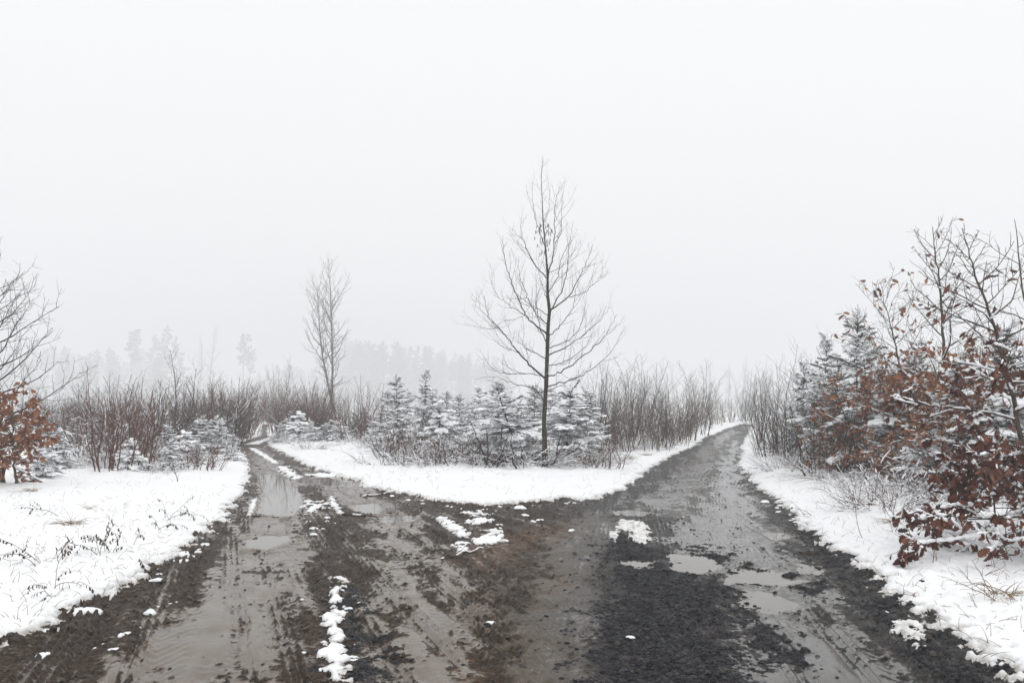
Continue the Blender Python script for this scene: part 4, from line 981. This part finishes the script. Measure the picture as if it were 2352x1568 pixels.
def lumps(n, poly, s0, s1, label, group):
    xs = [q[0] for q in poly]; ys = [q[1] for q in poly]; P = np.array(poly, float); k = 0; tr = 0
    while k < n and tr < 4000:
        tr += 1; px, py = R_.uniform(min(xs), max(xs)), R_.uniform(min(ys), max(ys))
        if sdf(P, np.array([px]), np.array([py]))[0] > 0:
            lump(px, py, R_.uniform(s0, s1) * (0.6 if R_.random() < .5 else 1), label, group); k += 1
lumps(18, [(1030, 1155), (1240, 1160), (1250, 1190), (1150, 1235), (1050, 1260), (1010, 1200)], .03, .075, "snow crumb scattered round the V-shaped snow at the fork", "snow crumbs at the fork")
lumps(16, [(330, 1330), (470, 1222), (530, 1205), (500, 1250), (420, 1300), (360, 1350)], .03, .08, "snow crumb on the mud strip below the left snow bank", "snow crumbs below the left bank")
lumps(14, [(200, 1490), (330, 1400), (420, 1350), (400, 1380), (300, 1450), (240, 1500)], .015, .035, "snow crumb in the row along the left lane's mud ridge", "snow crumbs along the left lane")
lumps(18, [(690, 1120), (760, 1150), (770, 1200), (720, 1230), (695, 1180)], .03, .08, "snow crumb on the middle ridge of the left track", "snow crumbs on the left track ridge")
lumps(18, [(900, 1136), (1100, 1164), (1350, 1150), (1330, 1158), (1100, 1175), (900, 1146)], .04, .10, "snow crumb along the lower edge of the central snow bank", "snow crumbs along the central bank")
lumps(12, [(1760, 1140), (1800, 1160), (1870, 1235), (1850, 1235), (1780, 1175)], .03, .07, "snow crumb on the right verge of the gravel road", "snow crumbs on the right verge")
lumps(14, [(690, 1340), (830, 1340), (830, 1560), (690, 1560)], .012, .03, "snow crumb in the mud around the long snow ridge", "snow crumbs around the snow ridge")

# fallen sticks
def stick(px0, py0, px1, py1, r, label, snow=False, fork=True, seed=0, material='deadwood'):
    rs = np.random.RandomState(seed); a = np.array(spot(px0, py0)); b_ = np.array(spot(px1, py1)); t = thing("fallen_stick", label, "stick", tuple(a)); n = 12
    P = a[None] + (b_ - a)[None] * np.linspace(0, 1, n)[:, None]; P[:, :2] += rs.randn(n, 2) * 0.012; P[:, 2] = [zg(q[0], q[1]) + r * 0.8 + 0.006 for q in P]; P[1:-1, 2] = np.maximum(P[1:-1, 2], P[1:-1, 2].mean())
    P -= a; mb = MB(); R = np.linspace(r, r * 0.4, n); tube(mb, P, R, 6)
    if fork:
        for i in (4, 7): Q = limb(P[i], unit((P[i + 1] - P[i]) + rs.randn(3) * 0.02 + np.array((0.02 * rs.randn(), 0.03, 0.01))), 0.3, 4, rs, wob=.1); tube(mb, Q, np.linspace(r * .5, r * .2, 5), 4)
    mb.build("wood", material, t)
    if snow: sn = Snow(); sn.along(P, R, rs, 0.6, 0.010, 2); sn.build("snow", t, rs)
stick(785, 1181, 868, 1188, 0.018, "dark fallen stick with snow on it, lying across the left track", True, seed=1)
stick(1015, 1283, 1110, 1258, 0.012, "thin twig pointing up into the V-shaped snow at the fork", True, seed=2)
stick(985, 1268, 1030, 1262, 0.010, "short dark twig left of the V-shaped snow", seed=3)
stick(1330, 1466, 1385, 1468, 0.005, "thin twig lying at the edge of tan mud and dark gravel", fork=False, seed=4)
stick(1012, 1380, 1050, 1396, 0.006, "thin curved twig in the middle wet lane", fork=False, seed=5)
stick(835, 1140, 905, 1131, 0.02, "thin branch lying below the central bank's left end", True, seed=6)
stick(1830, 1265, 1925, 1282, 0.010, "thin twig lying on the right verge of the gravel road", fork=False, seed=7)
stick(2090, 1160, 2170, 1215, 0.014, "slanting dead branch stuck in snow below the oaks", True, seed=8)

# dry weeds standing in the snow: a stem, bent side stems and hanging dry leaves
def weed(px, py, h, label, seed, lean=(0.3, 0.0), leaf=True, n=1, group=None, material='deadwood', r=0.004):
    rs = np.random.RandomState(seed); x, y, z = spot(px, py); t = thing("dry_weed", label, "weed", (x, y, z), 0, group); mb = MB(); LC, LD, LS = [], [], []
    for k in range(n):
        d = unit((lean[0] + rs.randn() * .25, lean[1] + rs.randn() * .25, 0.9)); P = limb((rs.randn() * .04, rs.randn() * .04, -0.05), d, h * (0.7 + .5 * rs.rand()), 9, rs, up=-0.7, wob=0.12); R = np.linspace(r, r * .4, len(P)); tube(mb, P, R, 4)
        for i in range(3, len(P)):
            if rs.rand() < 0.6:
                Q = limb(P[i], unit(rs.randn(3) * .6 + unit(P[i] - P[i - 1]) * .7), h * .28, 4, rs, up=-0.5, wob=.12); tube(mb, Q, np.linspace(r * .55, r * .3, 5), 3)
                if leaf:
                    for c in Q[1:]: LC.append(c); LD.append((rs.randn() * .25, rs.randn() * .25, -1)); LS.append(0.022 + .02 * rs.rand())
    mb.build("stems", material, t)
    if LC: ml = MB(); leaves(ml, LC, LD, LS, rs); ml.build("leaves", 'darkleaves' if leaf == 2 else 'deadwood', t)
for px, py, h, lab, ln, n in [(90, 1322, .55, "dark drooping weed with hanging leaves at the lower left snow", (-.9, 0), 2), (118, 1300, .30, "small curled weed right of the drooping weed", (.3, 0), 2), (228, 1292, .42, "tall withered weed with dangling leaves in the middle of the left snow", (-.2, .1), 3), (252, 1287, .32, "dark crumpled weed beside the tall withered one", (-.1, 0), 3),
        (130, 1372, .50, "branching thin weed near the left road edge", (.2, 0), 2), (155, 1395, .40, "bent wiry weed arching beside the left road edge", (-.8, 0), 1), (20, 1440, .35, "short dark stalk at the lower left picture edge", (-.9, 0), 1), (150, 1212, .60, "long straw stem lying across the upper left snow", (-1.6, 0), 1),
        (385, 1208, .50, "tall wispy weed near the left bank's corner", (.6, 0), 3), (300, 1270, .25, "thin upright stalk between the weeds and the road", (.1, 0), 1), (322, 1310, .16, "stubby stalk at the left snow edge", (.1, 0), 1), (365, 1228, .35, "fine dry stem leaning towards the left track", (.5, 0), 2)]:
    weed(px, py, h, lab, int(px + py), ln, True, n)
for px, py, h, lab, ln, n in [(2050, 1240, .30, "thin stalk standing in the snow in front of the oaks", (-.3, 0), 2), (1985, 1250, .5, "long leaning stem on the right snow verge", (-.9, 0), 1), (2140, 1310, .30, "broken pair of stalks in the right snow", (.2, 0), 2), (2058, 1215, .65, "cluster of upright red stems below the oak leaves", (.05, 0), 5),
        (2300, 1400, .45, "straw-coloured bent grass stems at the right picture edge", (-.8, 0), 5), (2130, 1380, .35, "slim twig lying on the right snow verge", (-1.4, 0), 1), (2240, 1350, .35, "thin twig leaning in the snow at lower right", (.6, .2), 1), (1860, 1190, .35, "wispy stalk on the right verge halfway up the gravel road", (-.5, 0), 2)]:
    weed(px, py, h, lab, int(px + py), ln, False, n, material='straw' if 'straw' in lab else 'redtwig')

# tufts of dry grass poking through
def tuft(px, py, h, n, label, seed, spread=0.10):
    rs = np.random.RandomState(seed); x, y, z = spot(px, py); mb = MB()
    for _ in range(n):
        a = rs.rand() * 6.28; d = unit((math.cos(a) * .8, math.sin(a) * .8, .45 + .6 * rs.rand())); P = limb((rs.randn() * spread * .5, rs.randn() * spread * .5, -.03), d, h * (.5 + .7 * rs.rand()), 5, rs, up=-1.1, wob=.12); tube(mb, P, [.003, .003, .0025, .002, .0015, .001], 3)
    o = mb.build("grass_tuft", 'straw'); o.location = (x, y, z); tag(o, label, "grass tuft", kind="thing")
for px, py, h, n, lab in [(158, 1226, .28, 70, "brown grass tuft bent over in the left snow"), (75, 1150, .25, 50, "grass tuft at the foot of the brown-leaved oak shrub"), (200, 1188, .18, 30, "small grass tuft above the brown bent tuft"), (488, 1040, .6, 80, "tall tan grass tuft beside the left track bend"), (350, 1072, .5, 60, "tan grass tuft between the small dark spruces"),
        (240, 1196, .15, 25, "flat grass tuft farther along the left snow"), (2055, 1222, .25, 50, "grass tuft at the feet of the red stems, right snow"), (2300, 1395, .30, 40, "loose straw tuft at the right picture edge"), (745, 1040, .35, 40, "grass tuft by the bank of the left track"), (1480, 1052, .35, 60, "matted grass tuft on the gravel road's left verge"), (1440, 1062, .35, 60, "broad matted tuft right of the flattened brushwood")]:
    tuft(px, py, h, n, lab, int(px * 3 + py))

# countless small stuff ------------------------------------------------
def scatter(mb, P, smin, smax, rs, flat=0.45):
    T = np.array([(-1, -.5, 0), (.2, -.9, 0), (1, -.1, 0), (.5, .8, 0), (-.7, .7, 0), (-.6, -.3, 1), (.3, -.5, .9), (.6, .2, 1), (-.2, .5, .85)], float)
    Fq = np.array([(5, 6, 7, 8)]); F3 = np.array([(0, 1, 6), (0, 6, 5), (1, 2, 7), (1, 7, 6), (2, 3, 7), (3, 8, 7), (3, 4, 8), (4, 5, 8), (4, 0, 5)])
    n = len(P); a = rs.rand(n) * 6.28; s = smin + (smax - smin) * rs.rand(n) ** 5
    J = T[None] * (1 + .4 * (rs.rand(n, 9, 3) - .5)) * s[:, None, None]; J[..., 2] *= flat * (0.5 + rs.rand(n))[:, None]; J[..., 2] -= s[:, None] * .1
    V = np.stack([J[..., 0] * np.cos(a)[:, None] - J[..., 1] * np.sin(a)[:, None], J[..., 0] * np.sin(a)[:, None] + J[..., 1] * np.cos(a)[:, None], J[..., 2]], -1) + P[:, None]
    o = (np.arange(n) * 9)[:, None, None]; mb.add(V, (Fq[None] + o).reshape(-1, 4), (F3[None] + o).reshape(-1, 3))
def pick(n, wfun, seed, ymax=26):
    rs = np.random.RandomState(seed); ok = (~snowm) & (GY > 4.2) & (GY < ymax) & (np.abs(GX) < 0.75 * GY + 1)
    area = RR * np.gradient(RR, axis=0); p_ = (np.clip(wfun, 0, None) * area * ok / (1 + (dist / 8) ** 1.2)).ravel(); i = rs.choice(p_.size, n, p=p_ / p_.sum())
    return np.stack([GX.ravel()[i] + rs.randn(n) * .006, GY.ravel()[i] + rs.randn(n) * .008, Z.ravel()[i]], 1), rs
P, rs = pick(30000, grav ** 2 + 0.004, 31); mb = MB(); scatter(mb, P, .003, .026, rs); tag(mb.build("gravel", 'stone', smooth=False), kind="stuff")
P, rs = pick(9000, (1 - np.maximum(wet, .8 * smo)) * (1 - grav) * (rough + .1) * np.clip(clods - .15, 0, 1) + .001, 32); mb = MB(); scatter(mb, P, .005, .030, rs, .7); tag(mb.build("mud_crumbs", 'clod', smooth=False), kind="stuff")
# single flat stones one can point to
for px, py, s, lab in [(1590, 1398, .05, "flat pale slate lying on the dark gravel"), (2118, 1352 - 0, .035, "small stone at the right gravel verge"), (1730, 1285 - 42, .035, "dark stone at the edge of the wet right lane"), (545, 1325, .030, "dark pebble in the left wet lane"), (1120, 1432, .04, "brown clod carrying a snow crumb in the lower middle"),
        (1850, 1487, .045, "dark wood chip on the right wet lane"), (1690, 1500, .03, "dark stone beside the gravel patch near the bottom"), (1480, 1486, .045, "flat slate near the bottom of the dark gravel")]:
    x, y = ground_at(px, py); mb = MB(); rs = np.random.RandomState(px); scatter(mb, np.zeros((1, 3)), s, s * 1.01, rs, .4); o = mb.build("stone", 'stone', smooth=False); o.location = (x, y, zg(x, y)); tag(o, lab, "stone", kind="thing")
# thin dry blades and twig ends sticking out of the snow
rs = np.random.RandomState(41); mb = MB()
def blades(n, px0, px1, py0, py1, h, lim=0.06):
    for _ in range(n):
        px, py = rs.uniform(px0, px1), rs.uniform(py0, py1); x, y = ground_at(px, py)
        r = math.hypot(x, y + 4); a = math.atan2(x, y + 4); i = int(np.clip(np.searchsorted(rr, r), 0, nr - 1)); j = int(np.clip(np.searchsorted(th, a), 0, nc - 1))
        if edge[i, j] > -lim: continue
        d = unit((rs.randn() * .6, rs.randn() * .6, .6 + .4 * rs.rand())); P = limb((x, y, Z[i, j] - .02), d, h * (.4 + .9 * rs.rand()), 4, rs, up=-.8, wob=.1); tube(mb, P, [.0026, .0024, .002, .0016, .001], 3)
blades(1300, 0, 560, 1100, 1470, .12, .03); blades(420, 640, 1500, 1050, 1150, .17, .03); blades(1200, 1700, 2352, 1090, 1560, .12, .03); blades(160, 330, 1700, 1010, 1060, .3)
tag(mb.build("grass", 'straw'), kind="stuff")

# ================================================================== FOG
me = bpy.data.meshes.new("haze"); X0, X1, Y0, Y1, Z0, Z1 = -705, 705, -700, 700, -1.6, 75
V = [(x, y, z) for z in (Z0, Z1) for (x, y) in ((X0, Y0), (X1, Y0), (X1, Y1), (X0, Y1))]
me.from_pydata(V, [], [(3, 2, 1, 0), (4, 5, 6, 7), (0, 1, 5, 4), (1, 2, 6, 5), (2, 3, 7, 6), (3, 0, 4, 7)])
hm = bpy.data.materials.new("fog"); hm.use_nodes = True; ht = hm.node_tree; ht.nodes.clear()
ho = ht.nodes.new("ShaderNodeOutputMaterial"); hv = ht.nodes.new("ShaderNodeVolumePrincipled")
hv.inputs["Color"].default_value = (0.835, 0.84, 0.85, 1); hv.inputs["Density"].default_value = 0.0041; hv.inputs["Anisotropy"].default_value = 0.2
ht.links.new(hv.outputs[0], ho.inputs["Volume"]); me.materials.append(hm)
hz = bpy.data.objects.new("haze", me); COL.objects.link(hz); hz["kind"] = "stuff"
